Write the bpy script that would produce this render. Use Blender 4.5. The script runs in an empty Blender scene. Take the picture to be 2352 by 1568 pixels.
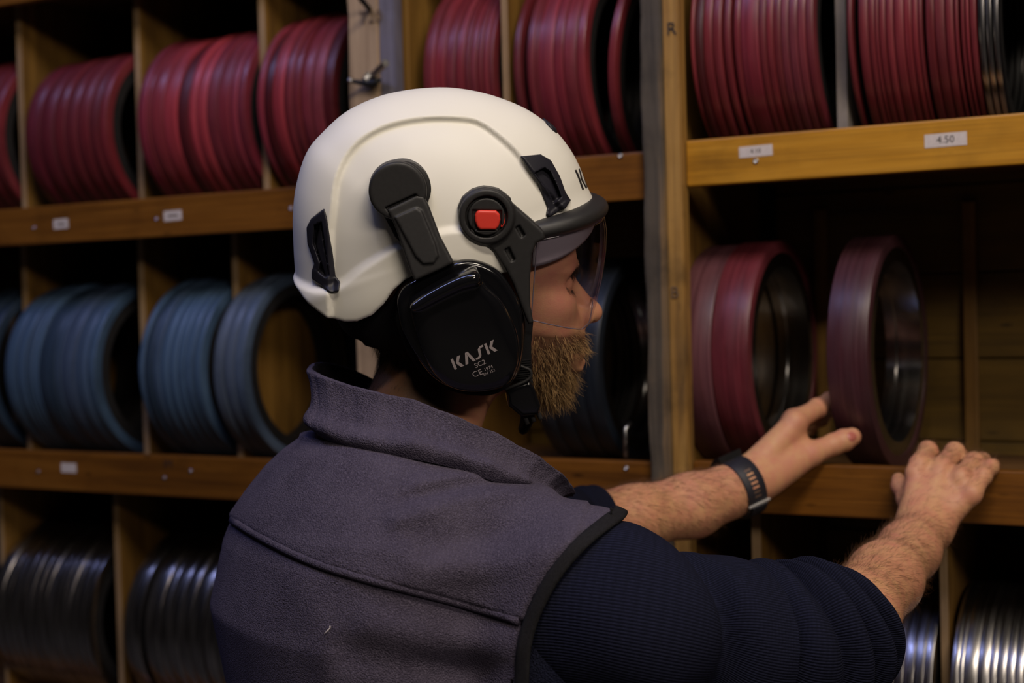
import bpy, bmesh, math, random
import numpy as np
from math import sin, cos, tan, radians, pi, sqrt, atan2
from mathutils import Vector, Matrix

S = bpy.context.scene
COL = S.collection
random.seed(7)
RNG = np.random.default_rng(11)

# ------------------------------------------------------------------ camera
FPX = 3267.0                                   # focal length in pixels of the 2352 x 1568 frame (50 mm lens)
YAW, PITCH, ROLL = radians(28.7), radians(-1.5), radians(1.5)
CAM = np.array([0.98, -1.79, 1.55])
FW = np.array([-sin(YAW) * cos(PITCH), cos(YAW) * cos(PITCH), sin(PITCH)])
_r0 = np.array([cos(YAW), sin(YAW), 0.0])
_u0 = np.cross(_r0, FW)
RT = _r0 * cos(ROLL) - _u0 * sin(ROLL)
UP = _u0 * cos(ROLL) + _r0 * sin(ROLL)

cd = bpy.data.cameras.new('camera')
cam = bpy.data.objects.new('camera', cd)
COL.objects.link(cam)
cam.matrix_world = Matrix(((RT[0], UP[0], -FW[0], CAM[0]), (RT[1], UP[1], -FW[1], CAM[1]),
                           (RT[2], UP[2], -FW[2], CAM[2]), (0, 0, 0, 1)))
cd.sensor_width = 36.0
cd.lens = FPX / 2352 * 36
cd.clip_start = 0.05
cd.dof.use_dof = True
cd.dof.focus_distance = 1.36
cd.dof.aperture_fstop = 3.9
S.camera = cam

# ------------------------------------------------------------------ exposure, world, lamps
S.view_settings.view_transform = 'Standard'
S.view_settings.look = 'None'
S.view_settings.gamma = 1.0
S.view_settings.exposure = 0.0
S.view_settings.use_curve_mapping = False
wd = bpy.data.worlds.new('world')
S.world = wd
wd.use_nodes = True
wd.node_tree.nodes['Background'].inputs[0].default_value = (0.5, 0.52, 0.6, 1)
wd.node_tree.nodes['Background'].inputs[1].default_value = 0.006


def lamp(name, loc, target, sx, sy, watts, color):
    l = bpy.data.lights.new(name, 'AREA')
    l.shape = 'RECTANGLE'
    l.size, l.size_y = sx, sy
    l.energy = watts
    l.color = color
    o = bpy.data.objects.new(name, l)
    COL.objects.link(o)
    o.location = loc
    d = Vector(target) - Vector(loc)
    o.rotation_euler = d.to_track_quat('-Z', 'Y').to_euler()
    return o


lamp('tube_lamp_near', (1.35, -1.7, 3.6), (0.2, -0.35, 1.45), 1.5, 0.16, 47, (1.0, 0.87, 0.70))
lamp('tube_lamp_far', (3.1, -2.7, 3.0), (0.3, -0.1, 1.4), 1.5, 0.25, 40, (1.0, 0.86, 0.72))
lamp('cool_strip_lamp', (-0.75, -1.15, 3.4), (-0.55, -0.45, 1.3), 2.8, 0.06, 17, (0.40, 0.47, 1.0))


# ------------------------------------------------------------------ pixel <-> world helpers
def W(px, py, d):
    """point at depth d (metres along the optical axis) seen at photo pixel (px, py)"""
    return CAM + d * (FW + (px - 1176) / FPX * RT + (784 - py) / FPX * UP)


def G(px, py, Y=0.0):
    """point of the vertical plane y = Y seen at photo pixel (px, py)"""
    v = FW + (px - 1176) / FPX * RT + (784 - py) / FPX * UP
    return CAM + (Y - CAM[1]) / v[1] * v


def PX(p):
    q = np.asarray(p, float) - CAM
    d = q @ FW
    return np.stack([1176 + FPX * (q @ RT) / d, 784 - FPX * (q @ UP) / d], -1), d


# ------------------------------------------------------------------ object helpers
def link(o, parent=None):
    COL.objects.link(o)
    if parent is not None:
        o.parent = parent
    return o


def tag(o, label=None, cat=None, group=None, kind=None):
    if label: o['label'] = label
    if cat: o['category'] = cat
    if group: o['group'] = group
    if kind: o['kind'] = kind
    return o


def empty(name, loc, label=None, cat=None, group=None):
    o = bpy.data.objects.new(name, None)
    o.empty_display_size = 0.05
    link(o)
    o.location = loc
    return tag(o, label, cat, group)


def keep_world(o, parent):
    """child of an un-rotated Empty, mesh in world coordinates"""
    o.parent = parent
    o.location = (-parent.location[0], -parent.location[1], -parent.location[2])
    return o


def mesh_from(name, V, Fc, mat=None, smooth=True):
    me = bpy.data.meshes.new(name)
    V = np.asarray(V, np.float32)
    if isinstance(Fc, np.ndarray) and Fc.ndim == 2:
        n, k = Fc.shape
        me.vertices.add(len(V))
        me.vertices.foreach_set('co', V.ravel())
        me.loops.add(n * k)
        me.loops.foreach_set('vertex_index', Fc.astype(np.int32).ravel())
        me.polygons.add(n)
        me.polygons.foreach_set('loop_start', np.arange(0, n * k, k, dtype=np.int32))
        me.polygons.foreach_set('loop_total', np.full(n, k, np.int32))
        me.update(calc_edges=True)
        me.validate()
    else:
        me.from_pydata([tuple(v) for v in V], [], [tuple(f) for f in Fc])
        me.update()
    if smooth:
        me.polygons.foreach_set('use_smooth', np.ones(len(me.polygons), bool))
    if mat is not None:
        for m in (mat if isinstance(mat, (list, tuple)) else [mat]):
            me.materials.append(m)
    return me


def obj(name, V, Fc, mat, parent=None, smooth=True):
    o = bpy.data.objects.new(name, mesh_from(name, V, Fc, mat, smooth))
    link(o)
    if parent is not None:
        if parent.type == 'EMPTY':
            keep_world(o, parent)
        else:
            o.parent = parent
    return o


def bm_obj(name, bm, mat, parent=None, smooth=False):
    me = bpy.data.meshes.new(name)
    bm.normal_update()
    bm.to_mesh(me)
    bm.free()
    for m in (mat if isinstance(mat, (list, tuple)) else [mat]):
        me.materials.append(m)
    if smooth:
        me.polygons.foreach_set('use_smooth', np.ones(len(me.polygons), bool))
    o = bpy.data.objects.new(name, me)
    link(o)
    if parent is not None:
        if parent.type == 'EMPTY':
            keep_world(o, parent)
        else:
            o.parent = parent
    return o


def add_box(bm, x0, x1, y0, y1, z0, z1, bev=0.0, mi=0):
    r = bmesh.ops.create_cube(bm, size=1.0)
    vs = r['verts']
    for v in vs:
        v.co = ((x0 + x1) / 2 + v.co.x * (x1 - x0), (y0 + y1) / 2 + v.co.y * (y1 - y0), (z0 + z1) / 2 + v.co.z * (z1 - z0))
    fs = list({f for v in vs for f in v.link_faces})
    for f in fs: f.material_index = mi
    if bev > 0:
        es = list({e for v in vs for e in v.link_edges})
        bmesh.ops.bevel(bm, geom=es, offset=bev, segments=2, profile=0.6, affect='EDGES')


def box(name, x0, x1, y0, y1, z0, z1, mat, parent=None, bev=0.0015):
    bm = bmesh.new()
    add_box(bm, x0, x1, y0, y1, z0, z1, bev)
    return bm_obj(name, bm, mat, parent)


def lathe(prof, axis='x', seg=96):
    """closed profile [(along, radius)] turned about an axis through the origin"""
    n = len(prof)
    a = np.arange(seg) / seg * 2 * pi
    V = np.zeros((seg, n, 3))
    for j, (x, r) in enumerate(prof):
        V[:, j, 0] = x
        V[:, j, 1] = r * np.cos(a)
        V[:, j, 2] = r * np.sin(a)
    Fc = []
    for i in range(seg):
        i2 = (i + 1) % seg
        for j in range(n):
            j2 = (j + 1) % n
            Fc.append((i * n + j, i * n + j2, i2 * n + j2, i2 * n + j))
    return V.reshape(-1, 3), np.array(Fc)


def frame_from(d):
    d = np.asarray(d, float); d = d / np.linalg.norm(d)
    a = np.array([0, 0, 1.0]) if abs(d[2]) < 0.9 else np.array([1.0, 0, 0])
    u = np.cross(a, d); u /= np.linalg.norm(u)
    return u, np.cross(d, u), d


def tube(pts, rad, seg=10, caps=True, closed=False):
    pts = np.asarray(pts, float)
    n = len(pts)
    rad = np.full(n, rad) if np.isscalar(rad) else np.asarray(rad, float)
    t = np.gradient(pts, axis=0) if not closed else np.roll(pts, -1, 0) - np.roll(pts, 1, 0)
    t /= np.linalg.norm(t, axis=1)[:, None] + 1e-12
    u, v, _ = frame_from(t[0])
    V = []
    for i in range(n):
        u = u - t[i] * (u @ t[i]); u /= np.linalg.norm(u)
        v = np.cross(t[i], u)
        for k in range(seg):
            a = 2 * pi * k / seg
            V.append(pts[i] + rad[i] * (cos(a) * u + sin(a) * v))
    Fc = []
    for i in range(n if closed else n - 1):
        i2 = (i + 1) % n
        for k in range(seg):
            k2 = (k + 1) % seg
            Fc.append((i * seg + k, i * seg + k2, i2 * seg + k2, i2 * seg + k))
    if caps and not closed:
        Fc.append(tuple(range(seg))[::-1])
        Fc.append(tuple(range((n - 1) * seg, n * seg)))
    return np.array(V), Fc


def spline(P, n, closed=False):
    """Catmull-Rom through P, n samples"""
    P = np.asarray(P, float)
    m = len(P)
    ts = np.linspace(0, m if closed else m - 1, n, endpoint=not closed)
    out = []
    for t in ts:
        i = int(min(math.floor(t), (m if closed else m - 1) - 1)); f = t - i
        if closed:
            a, b, c, d = P[(i - 1) % m], P[i % m], P[(i + 1) % m], P[(i + 2) % m]
        else:
            b, c = P[i], P[i + 1]
            a = P[i - 1] if i > 0 else 2 * b - c
            d = P[i + 2] if i + 2 < m else 2 * c - b
        out.append(0.5 * (2 * b + (c - a) * f + (2 * a - 5 * b + 4 * c - d) * f * f + (3 * b - a - 3 * c + d) * f ** 3))
    return np.array(out)


def merge(parts):
    V, Fc, o = [], [], 0
    for v, f in parts:
        V.append(np.asarray(v))
        Fc += [tuple(int(i) + o for i in q) for q in f]
        o += len(v)
    return np.concatenate(V), Fc


# ------------------------------------------------------------------ implicit surfaces
def smin(a, b, k):
    h = np.clip(0.5 + 0.5 * (b - a) / k, 0, 1)
    return b + (a - b) * h - k * h * (1 - h)


def smax(a, b, k):
    return -smin(-a, -b, k)


def rcone(p, a, b, ra, rb):
    a = np.asarray(a, float); b = np.asarray(b, float)
    ba = b - a
    h = np.clip((p - a) @ ba / (ba @ ba), 0, 1)
    return np.linalg.norm(p - a - h[:, None] * ba, axis=1) - (ra + (rb - ra) * h)


def ellip(p, c, Rm, r):
    q = (p - np.asarray(c)) @ np.asarray(Rm).T
    r = np.asarray(r, float)
    k0 = np.linalg.norm(q / r, axis=1)
    k1 = np.linalg.norm(q / r ** 2, axis=1) + 1e-9
    return k0 * (k0 - 1) / k1


def poly_sdf(q, poly):
    """signed distance of 2-D points to a closed polygon (negative inside)"""
    q = np.asarray(q, float); P = np.asarray(poly, float)
    d2 = np.full(len(q), 1e9); s = np.ones(len(q))
    n = len(P)
    for i in range(n):
        a, b = P[i], P[i - 1]
        e = b - a
        w = q - a
        h = np.clip((w @ e) / (e @ e + 1e-12), 0, 1)
        dd = w - h[:, None] * e
        d2 = np.minimum(d2, (dd ** 2).sum(1))
        c1 = q[:, 1] >= a[1]; c2 = q[:, 1] < b[1]; c3 = e[0] * w[:, 1] > e[1] * w[:, 0]
        flip = (c1 & c2 & c3) | (~c1 & ~c2 & ~c3)
        s[flip] *= -1
    return s * np.sqrt(d2)


def line_dist(q, poly):
    """unsigned distance of points to an open polyline, any dimension"""
    q = np.asarray(q, float); P = np.asarray(poly, float)
    d2 = np.full(len(q), 1e9)
    for a, b in zip(P[:-1], P[1:]):
        e = b - a
        w = q - a
        h = np.clip((w @ e) / (e @ e + 1e-12), 0, 1)
        d2 = np.minimum(d2, ((w - h[:, None] * e) ** 2).sum(1))
    return np.sqrt(d2)


def sstep(x, a, b):
    t = np.clip((x - a) / (b - a), 0, 1)
    return t * t * (3 - 2 * t)


def iso(fn, lo, hi, h, newton=2, lip=1.0):
    """surface nets over fn(points) with a coarse first pass; returns vertices and quads"""
    lo = np.asarray(lo, float); hi = np.asarray(hi, float)
    nb = np.ceil((hi - lo) / (4 * h)).astype(int)
    g = [lo[i] + (np.arange(nb[i]) + 0.5) * 4 * h for i in range(3)]
    X = np.stack(np.meshgrid(*g, indexing='ij'), -1).reshape(-1, 3)
    c = fn(X).reshape(nb)
    act = np.abs(c) < 4 * h * 1.25 * lip
    n = nb * 4 + 1
    up = lambda a: np.pad(a.repeat(4, 0).repeat(4, 1).repeat(4, 2), ((0, 1),) * 3, mode='edge')
    Vv = up(c).astype(np.float32)
    am = np.zeros(n, bool)
    am[:-1, :-1, :-1] = act.repeat(4, 0).repeat(4, 1).repeat(4, 2)
    for ax in range(3):
        sl = [slice(None)] * 3; sr = [slice(None)] * 3
        sl[ax] = slice(1, None); sr[ax] = slice(None, -1)
        am[tuple(sl)] |= am[tuple(sr)].copy()
    ii = np.argwhere(am)
    vals = np.empty(len(ii), np.float32)
    for k in range(0, len(ii), 400000):
        vals[k:k + 400000] = fn(lo + ii[k:k + 400000] * h)
    Vv[am] = vals
    sg = Vv < 0
    acc = np.zeros(tuple(n - 1) + (1,), np.uint8)[..., 0]
    for dx in (0, 1):
        for dy in (0, 1):
            for dz in (0, 1):
                acc += sg[dx:n[0] - 1 + dx, dy:n[1] - 1 + dy, dz:n[2] - 1 + dz]
    cells = np.argwhere((acc > 0) & (acc < 8))
    cid = np.full(tuple(n - 1), -1, np.int64)
    cid[tuple(cells.T)] = np.arange(len(cells))
    sumv = np.zeros((len(cells), 3)); cnt = np.zeros(len(cells))
    cor = np.array([(a, b, d) for a in (0, 1) for b in (0, 1) for d in (0, 1)])
    for a in range(8):
        for b in range(a + 1, 8):
            if np.abs(cor[a] - cor[b]).sum() != 1: continue
            va = Vv[tuple((cells + cor[a]).T)]; vb = Vv[tuple((cells + cor[b]).T)]
            m = (va < 0) != (vb < 0)
            t = (va / (va - vb + 1e-20))[m]
            sumv[m] += cor[a] + t[:, None] * (cor[b] - cor[a])
            cnt[m] += 1
    V = lo + (cells + sumv / cnt[:, None]) * h
    Q = []
    for ax in range(3):
        o1, o2 = (ax + 1) % 3, (ax + 2) % 3
        sl = [slice(1, -1)] * 3; sl2 = [slice(1, -1)] * 3
        sl[ax] = slice(0, -1); sl2[ax] = slice(1, None)
        A = sg[tuple(sl)]; B = sg[tuple(sl2)]
        e = np.argwhere(A != B)
        off = np.array([1, 1, 1]); off[ax] = 0
        flip = A[tuple(e.T)]
        e = e + off
        d1 = np.zeros(3, int); d1[o1] = 1
        d2 = np.zeros(3, int); d2[o2] = 1
        q = np.stack([cid[tuple((e - d1 - d2).T)], cid[tuple((e - d2).T)], cid[tuple(e.T)], cid[tuple((e - d1).T)]], 1)
        q[~flip] = q[~flip][:, ::-1]
        Q.append(q)
    Q = np.concatenate(Q)
    Q = Q[(Q >= 0).all(1)]
    for _ in range(newton):
        V = newton_step(fn, V, h)
    return V, Q


def grad(fn, V, e):
    g = np.zeros_like(V)
    for ax in range(3):
        d = np.zeros(3); d[ax] = e
        g[:, ax] = (fn(V + d) - fn(V - d)) / (2 * e)
    return g


def newton_step(fn, V, h):
    f0 = fn(V)
    g = grad(fn, V, h * 0.3)
    gl = (g ** 2).sum(1) + 1e-3
    st = -(f0 / gl)[:, None] * g
    l = np.linalg.norm(st, axis=1)
    k = np.minimum(1, 0.4 * h / (l + 1e-12))
    return V + st * k[:, None]


# ------------------------------------------------------------------ materials
def new_mat(name):
    m = bpy.data.materials.new(name)
    m.use_nodes = True
    nt = m.node_tree
    return m, nt, nt.nodes['Principled BSDF']


def N(nt, kind, **kw):
    n = nt.nodes.new(kind)
    for k, v in kw.items():
        if hasattr(n, k): setattr(n, k, v)
        else: n.inputs[k.replace('_', ' ')].default_value = v
    return n


def ramp(nt, fac, stops):
    r = nt.nodes.new('ShaderNodeValToRGB')
    el = r.color_ramp.elements
    while len(el) < len(stops): el.new(0.5)
    for e, (p, c) in zip(el, stops):
        e.position = p
        e.color = (*c, 1) if len(c) == 3 else c
    nt.links.new(fac, r.inputs[0])
    return r.outputs[0]


def coords(nt, scale, kind='Object', rot=(0, 0, 0)):
    tc = nt.nodes.new('ShaderNodeTexCoord')
    mp = nt.nodes.new('ShaderNodeMapping')
    mp.inputs['Scale'].default_value = scale
    mp.inputs['Rotation'].default_value = rot
    nt.links.new(tc.outputs[kind], mp.inputs[0])
    return mp.outputs[0]


def noise(nt, vec, scale, detail=4, rough=0.55, dist=0.0):
    n = nt.nodes.new('ShaderNodeTexNoise')
    n.inputs['Scale'].default_value = scale
    n.inputs['Detail'].default_value = detail
    n.inputs['Roughness'].default_value = rough
    n.inputs['Distortion'].default_value = dist
    if vec is not None: nt.links.new(vec, n.inputs['Vector'])
    return n.outputs['Fac']


def mixc(nt, fac, a, b, mode='MIX'):
    m = nt.nodes.new('ShaderNodeMix')
    m.data_type = 'RGBA'
    m.blend_type = mode
    for s, v in ((0, fac), (6, a), (7, b)):
        if hasattr(v, 'is_output') or isinstance(v, bpy.types.NodeSocket): nt.links.new(v, m.inputs[s])
        elif s == 0: m.inputs[0].default_value = v
        else: m.inputs[s].default_value = (*v, 1)
    return m.outputs[2]


def bump(nt, bs, h, strength, dist):
    b = nt.nodes.new('ShaderNodeBump')
    b.inputs['Strength'].default_value = strength
    b.inputs['Distance'].default_value = dist
    nt.links.new(h, b.inputs['Height'])
    nt.links.new(b.outputs[0], bs.inputs['Normal'])
    return b


def srgb(r, g, b):
    f = lambda c: (c / 255 / 12.92) if c / 255 <= 0.04045 else ((c / 255 + 0.055) / 1.055) ** 2.4
    return (f(r), f(g), f(b))


def m_plain(name, col, rough=0.5, metal=0.0, spec=0.5, var=0.12, scale=40, bmp=0.0, coat=0.0):
    m, nt, b = new_mat(name)
    v = coords(nt, (1, 1, 1))
    f = noise(nt, v, scale, 5)
    c = ramp(nt, f, [(0.3, tuple(x * (1 - var) for x in col)), (0.7, tuple(min(1, x * (1 + var)) for x in col))])
    nt.links.new(c, b.inputs['Base Color'])
    b.inputs['Roughness'].default_value = rough
    b.inputs['Metallic'].default_value = metal
    b.inputs['Specular IOR Level'].default_value = spec
    b.inputs['Coat Weight'].default_value = coat
    if bmp > 0:
        bump(nt, b, noise(nt, v, scale * 12, 3), bmp, 0.001)
    return m


def m_wood(name, dark, mid, light, along='x', rough=0.42, stain=0.25, fine=1.0, coat=0.0, knots=True):
    m, nt, b = new_mat(name)
    sc = {'x': (1.6, 22, 22), 'z': (22, 22, 1.6), 'y': (22, 1.6, 22)}[along]
    v = coords(nt, sc)
    g = noise(nt, v, 1.5 * fine, 6, 0.6, 0.6)
    c = ramp(nt, g, [(0.25, dark), (0.5, mid), (0.78, light)])
    sc2 = {'x': (3, 240, 240), 'z': (240, 240, 3), 'y': (240, 3, 240)}[along]
    g2 = noise(nt, coords(nt, sc2), 1.0, 3)
    c = mixc(nt, ramp(nt, g2, [(0.45, (0, 0, 0)), (0.75, (0.55, 0.55, 0.55))]), c, dark)
    bl = noise(nt, coords(nt, (1, 1, 1)), 9, 5, 0.6)
    c = mixc(nt, ramp(nt, bl, [(0.5, (0, 0, 0)), (0.72, (stain,) * 3)]), c, tuple(x * 0.25 for x in dark))
    if knots:
        vo = nt.nodes.new('ShaderNodeTexVoronoi')
        vo.inputs['Scale'].default_value = 1.0
        sk = {'x': (9, 30, 30), 'z': (30, 30, 9), 'y': (30, 9, 30)}[along]
        nt.links.new(coords(nt, sk), vo.inputs['Vector'])
        c = mixc(nt, ramp(nt, vo.outputs['Distance'], [(0.04, (0.8,) * 3), (0.12, (0, 0, 0))]), c, tuple(x * 0.3 for x in dark))
    nt.links.new(c, b.inputs['Base Color'])
    b.inputs['Roughness'].default_value = rough
    b.inputs['Coat Weight'].default_value = coat
    b.inputs['Coat Roughness'].default_value = 0.35
    bump(nt, b, g2, 0.25, 0.0006)
    return m


M = {}
M['lip_amber'] = m_wood('amber_pine', srgb(122, 80, 20), srgb(182, 128, 34), srgb(204, 150, 52), 'x', 0.38, 0.3, coat=0.15)
M['lip_brown'] = m_wood('brown_varnished_pine', srgb(74, 43, 14), srgb(116, 72, 22), srgb(140, 92, 34), 'x', 0.36, 0.35, coat=0.2)
M['shelf'] = m_wood('shelf_board_wood', srgb(60, 38, 16), srgb(96, 64, 28), srgb(120, 84, 40), 'x', 0.6, 0.5)
M['fin'] = m_wood('divider_plywood', srgb(82, 56, 20), srgb(120, 86, 34), srgb(148, 110, 50), 'z', 0.55, 0.35, knots=False)
M['fin_edge'] = m_wood('divider_edge', srgb(110, 84, 56), srgb(150, 122, 88), srgb(178, 150, 116), 'z', 0.6, 0.3, knots=False)
M['fin_grey'] = m_plain('divider_grey_paint', srgb(120, 112, 106), 0.55, var=0.15)
M['back'] = m_wood('back_plank_wood', srgb(66, 48, 12), srgb(98, 74, 20), srgb(118, 90, 30), 'x', 0.55, 0.4)
M['post_pale'] = m_wood('pale_weathered_post', srgb(110, 88, 66), srgb(160, 136, 110), srgb(186, 160, 130), 'z', 0.65, 0.35)
M['post_blue'] = m_wood('blue_grey_post', srgb(70, 66, 76), srgb(102, 98, 112), srgb(128, 122, 134), 'z', 0.6, 0.3, knots=False)
M['post_grey'] = m_wood('grey_weathered_post', srgb(44, 38, 33), srgb(82, 73, 62), srgb(150, 116, 70), 'z', 0.65, 0.8)
M['post_yellow'] = m_wood('yellow_weathered_post', srgb(70, 52, 32), srgb(146, 108, 52), srgb(186, 144, 76), 'z', 0.55, 0.75)
M['paper'] = m_plain('paper_sticker', srgb(200, 190, 188), 0.5, var=0.08, scale=160)
M['ink'] = m_plain('black_ink', (0.015, 0.014, 0.016), 0.6)
M['pencil'] = m_plain('pencil_mark', srgb(92, 74, 58), 0.7)
M['steel'] = m_plain('galvanised_steel', (0.55, 0.54, 0.53), 0.32, 1.0, var=0.2, scale=200)
M['black_steel'] = m_plain('blackened_steel', (0.03, 0.03, 0.032), 0.4, 0.7)
M['concrete'] = m_plain('concrete', (0.08, 0.076, 0.072), 0.8, var=0.3, scale=6, bmp=0.3)
M['plaster'] = m_plain('dark_plaster', (0.06, 0.055, 0.05), 0.85, var=0.15, scale=3)
M['ceiling'] = m_plain('ceiling_paint', (0.06, 0.058, 0.055), 0.9, var=0.1, scale=3)


# ------------------------------------------------------------------ room shell
def struct(name, *b, mat):
    o = box(name, *b, mat, bev=0)
    o['kind'] = 'structure'
    return o


struct('floor', -4, 4, -6, 0.6, -0.1, 0, mat=M['concrete'])
struct('ceiling', -4, 4, -6, 0.6, 4.0, 4.1, mat=M['ceiling'])
struct('wall_back', -4, 4, 0.6, 0.7, 0, 4.0, mat=M['plaster'])
struct('wall_left', -4.1, -4, -6, 0.7, 0, 4.0, mat=M['plaster'])
struct('wall_right', 4, 4.1, -6, 0.7, 0, 4.0, mat=M['plaster'])
struct('wall_rear', -4, 4, -6.1, -6, 0, 4.0, mat=M['plaster'])

# ------------------------------------------------------------------ shelving bays
YB = 0.375                    # front of the back planks
FY = 0.055                    # front edge of the dividers
RR = 0.158                    # outer radius of the rings


def text_mesh(body, size, font_thick=0.0):
    cu = bpy.data.curves.new('writing', 'FONT')
    cu.body = body
    cu.size = size
    cu.align_x = 'CENTER'; cu.align_y = 'CENTER'
    cu.resolution_u = 3
    o = bpy.data.objects.new('writing', cu)
    COL.objects.link(o)
    dg = bpy.context.evaluated_depsgraph_get()
    me = bpy.data.meshes.new_from_object(o.evaluated_get(dg))
    V = np.array([v.co[:] for v in me.vertices]).reshape(-1, 3)
    Fc = [tuple(p.vertices) for p in me.polygons]
    bpy.data.objects.remove(o)
    bpy.data.curves.remove(cu)
    bpy.data.meshes.remove(me)
    return V, Fc


def sticker(px, py, w, h, text, parent, slope=0.0, tsize=None, yf=0.0):
    """paper label glued on the lip, its print in the same mesh"""
    c = G(px, py, yf)
    t = 0.0006
    bm = bmesh.new()
    add_box(bm, -w / 2, w / 2, -t, 0.0008, -h / 2, h / 2, 0)
    me = bpy.data.meshes.new('label')
    V = []; Fc = []; mi = []
    for v in bm.verts: v.index = len(V); V.append(tuple(v.co))
    for f in bm.faces: Fc.append(tuple(v.index for v in f.verts)); mi.append(0)
    bm.free()
    if text:
        tv, tf = text_mesh(text, tsize or h * 0.62)
        o = len(V)
        V += [(x, -t - 0.0002, z) for x, z, _ in tv]
        Fc += [tuple(i + o for i in f) for f in tf]
        mi += [1] * len(tf)
    me.from_pydata(V, [], Fc); me.update()
    me.materials.append(M['paper']); me.materials.append(M['ink'])
    me.polygons.foreach_set('material_index', mi)
    o = bpy.data.objects.new('label', me)
    link(o, parent)
    o.rotation_euler = (0, -slope, 0)
    o.location = (c[0], c[1], c[2])
    return o


def screw(px, py, parent, r=0.0038, yf=0.0):
    c = G(px, py, yf)
    prof = [(0, 0.0002), (0.0, r), (-0.0012, r * 0.92), (-0.0016, r * 0.6), (-0.0008, r * 0.45), (-0.0006, 0.0002)]
    V, Fc = lathe(prof, seg=16)
    V = V[:, [1, 0, 2]] + c
    return obj('screw', V, Fc, M['steel'], parent, smooth=False)


class Bay:
    def __init__(self, name, label, x0, x1):
        self.x0, self.x1 = x0, x1
        self.root = empty(name, ((x0 + x1) / 2, 0.2, 0), label, 'shelving', 'wooden shelving bays')

    def lip(self, z0, z1, mat, x0=None, x1=None, label=None):
        bm = bmesh.new()
        a, b = (self.x0 if x0 is None else x0), (self.x1 if x1 is None else x1)
        add_box(bm, a, b, 0, 0.021, z0, z1, 0.0025)
        o = bm_obj('front_lip', bm, mat, self.root)
        if label: o['label'] = label
        # shelf board behind the lip
        box('shelf_board', a, b, 0.021, YB, z1 - 0.040, z1 - 0.0215, M['shelf'], self.root, 0.001)
        return o

    def fin(self, x, z0, z1, th=0.013, mat=None, lean=0.0, y0=FY):
        bm = bmesh.new()
        add_box(bm, x - th / 2, x + th / 2, y0, YB, z0, z1, 0.001)
        for f in bm.faces:
            if f.calc_center_median().y < y0 + 0.0012: f.material_index = 1
        for v in bm.verts:
            v.co.x += lean * (v.co.z - z0)
        return bm_obj('divider', bm, mat or [M['fin'], M['fin_edge']], self.root)

    def backs(self, zs, mat, jog=0.002):
        for i, (a, b) in enumerate(zip(zs[:-1], zs[1:])):
            box('back_plank', self.x0, self.x1, YB + jog * (i % 2), YB + 0.02, a + 0.0012, b - 0.0012, mat, self.root, 0.0015)


LT = 2.06                        # tops of the upper rows lie above the frame
bA = Bay('shelving_bay', 'left bay of brown wooden shelves holding red, blue and steel rings', -1.45, -0.264)
lipA1 = bA.lip(1.677, 1.742, M['lip_brown'])
lipA2 = bA.lip(1.246, 1.3135, M['lip_brown'])
bA.lip(0.80, 0.866, M['lip_brown'])
bA.lip(2.10, 2.165, M['lip_brown'])
for x, y in ((-1.030, .055), (-0.766, .075), (-0.4775, .055)): bA.fin(x, 1.7205, 2.125, y0=y)
for x in (-1.0705, -0.783, -0.5735): bA.fin(x, 1.292, 1.7015, y0=.085)
bA.fin(-1.119, 0.8445, 1.273, 0.010); bA.fin(-0.832, 0.8445, 1.273); bA.fin(-0.55, 0.8445, 1.273)
for x in (-1.33,):
    bA.fin(x, 1.7205, 2.125); bA.fin(x, 1.292, 1.7015)
bA.backs([0.75, 0.90, 1.05, 1.19, 1.33, 1.47, 1.61, 1.75, 1.89, 2.03, 2.2], M['back'])

bB = Bay('shelving_bay', 'narrow middle bay of shelves behind the white helmet, between two posts', -0.176, 0.215)
lipB1 = bB.lip(1.688, 1.753, M['lip_brown'])
lipB2 = bB.lip(1.263, 1.3295, M['lip_brown'])
bB.lip(0.80, 0.866, M['lip_brown'])
bB.lip(2.10, 2.165, M['lip_brown'])
bB.fin(-0.0108, 1.7315, 2.125, 0.0105, y0=.022)
bB.backs([0.75, 0.90, 1.05, 1.19, 1.33, 1.47, 1.61, 1.75, 1.89, 2.03, 2.2], M['back'])

bC = Bay('shelving_bay', 'right bay of amber shelves where both hands reach, with the 4.50 label', 0.273, 1.25)
lipC1 = bC.lip(1.7015, 1.7625, M['lip_amber'], label='amber yellow front board')
lipC2 = bC.lip(1.2665, 1.333, M['lip_brown'])
bC.lip(0.80, 0.866, M['lip_brown'])
bC.lip(2.10, 2.165, M['lip_brown'])
bC.fin(0.470, 1.741, 2.125, 0.014, mat=[M['fin_grey'], M['fin_grey']])
bC.fin(0.760, 1.741, 2.125, 0.016, mat=[M['fin_grey'], M['fin_grey']])
bC.fin(0.5875, 0.8445, 1.293, 0.010, y0=.06)
bC.fin(0.34, 0.8445, 1.293)
bC.fin(0.93, 0.8445, 1.293)
bC.backs([0.75, 0.90, 1.05, 1.19, 1.33, 1.4525, 1.58, 1.71, 1.84, 1.97, 2.09, 2.2], M['back'])
for px in (1892, 2232):                       # battens nailed on the back planks
    x = G(px, 850, YB - 0.006)[0]
    box('back_batten', x - 0.0095, x + 0.0095, YB - 0.012, YB - 0.0005, 1.312, 1.683, M['fin'], bC.root)
# far side board of the right bay, pale grey, beyond the top right rings
box('side_board', 1.25, 1.27, 0, YB, 0.78, 2.2, M['fin_grey'], bC.root)

for bay, x in ((bB, -0.185), (bC, 0.238)):
    box('side_board', x - .008, x + .008, .024, YB, 0.78, 2.2, M['fin'], bay.root)

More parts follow.
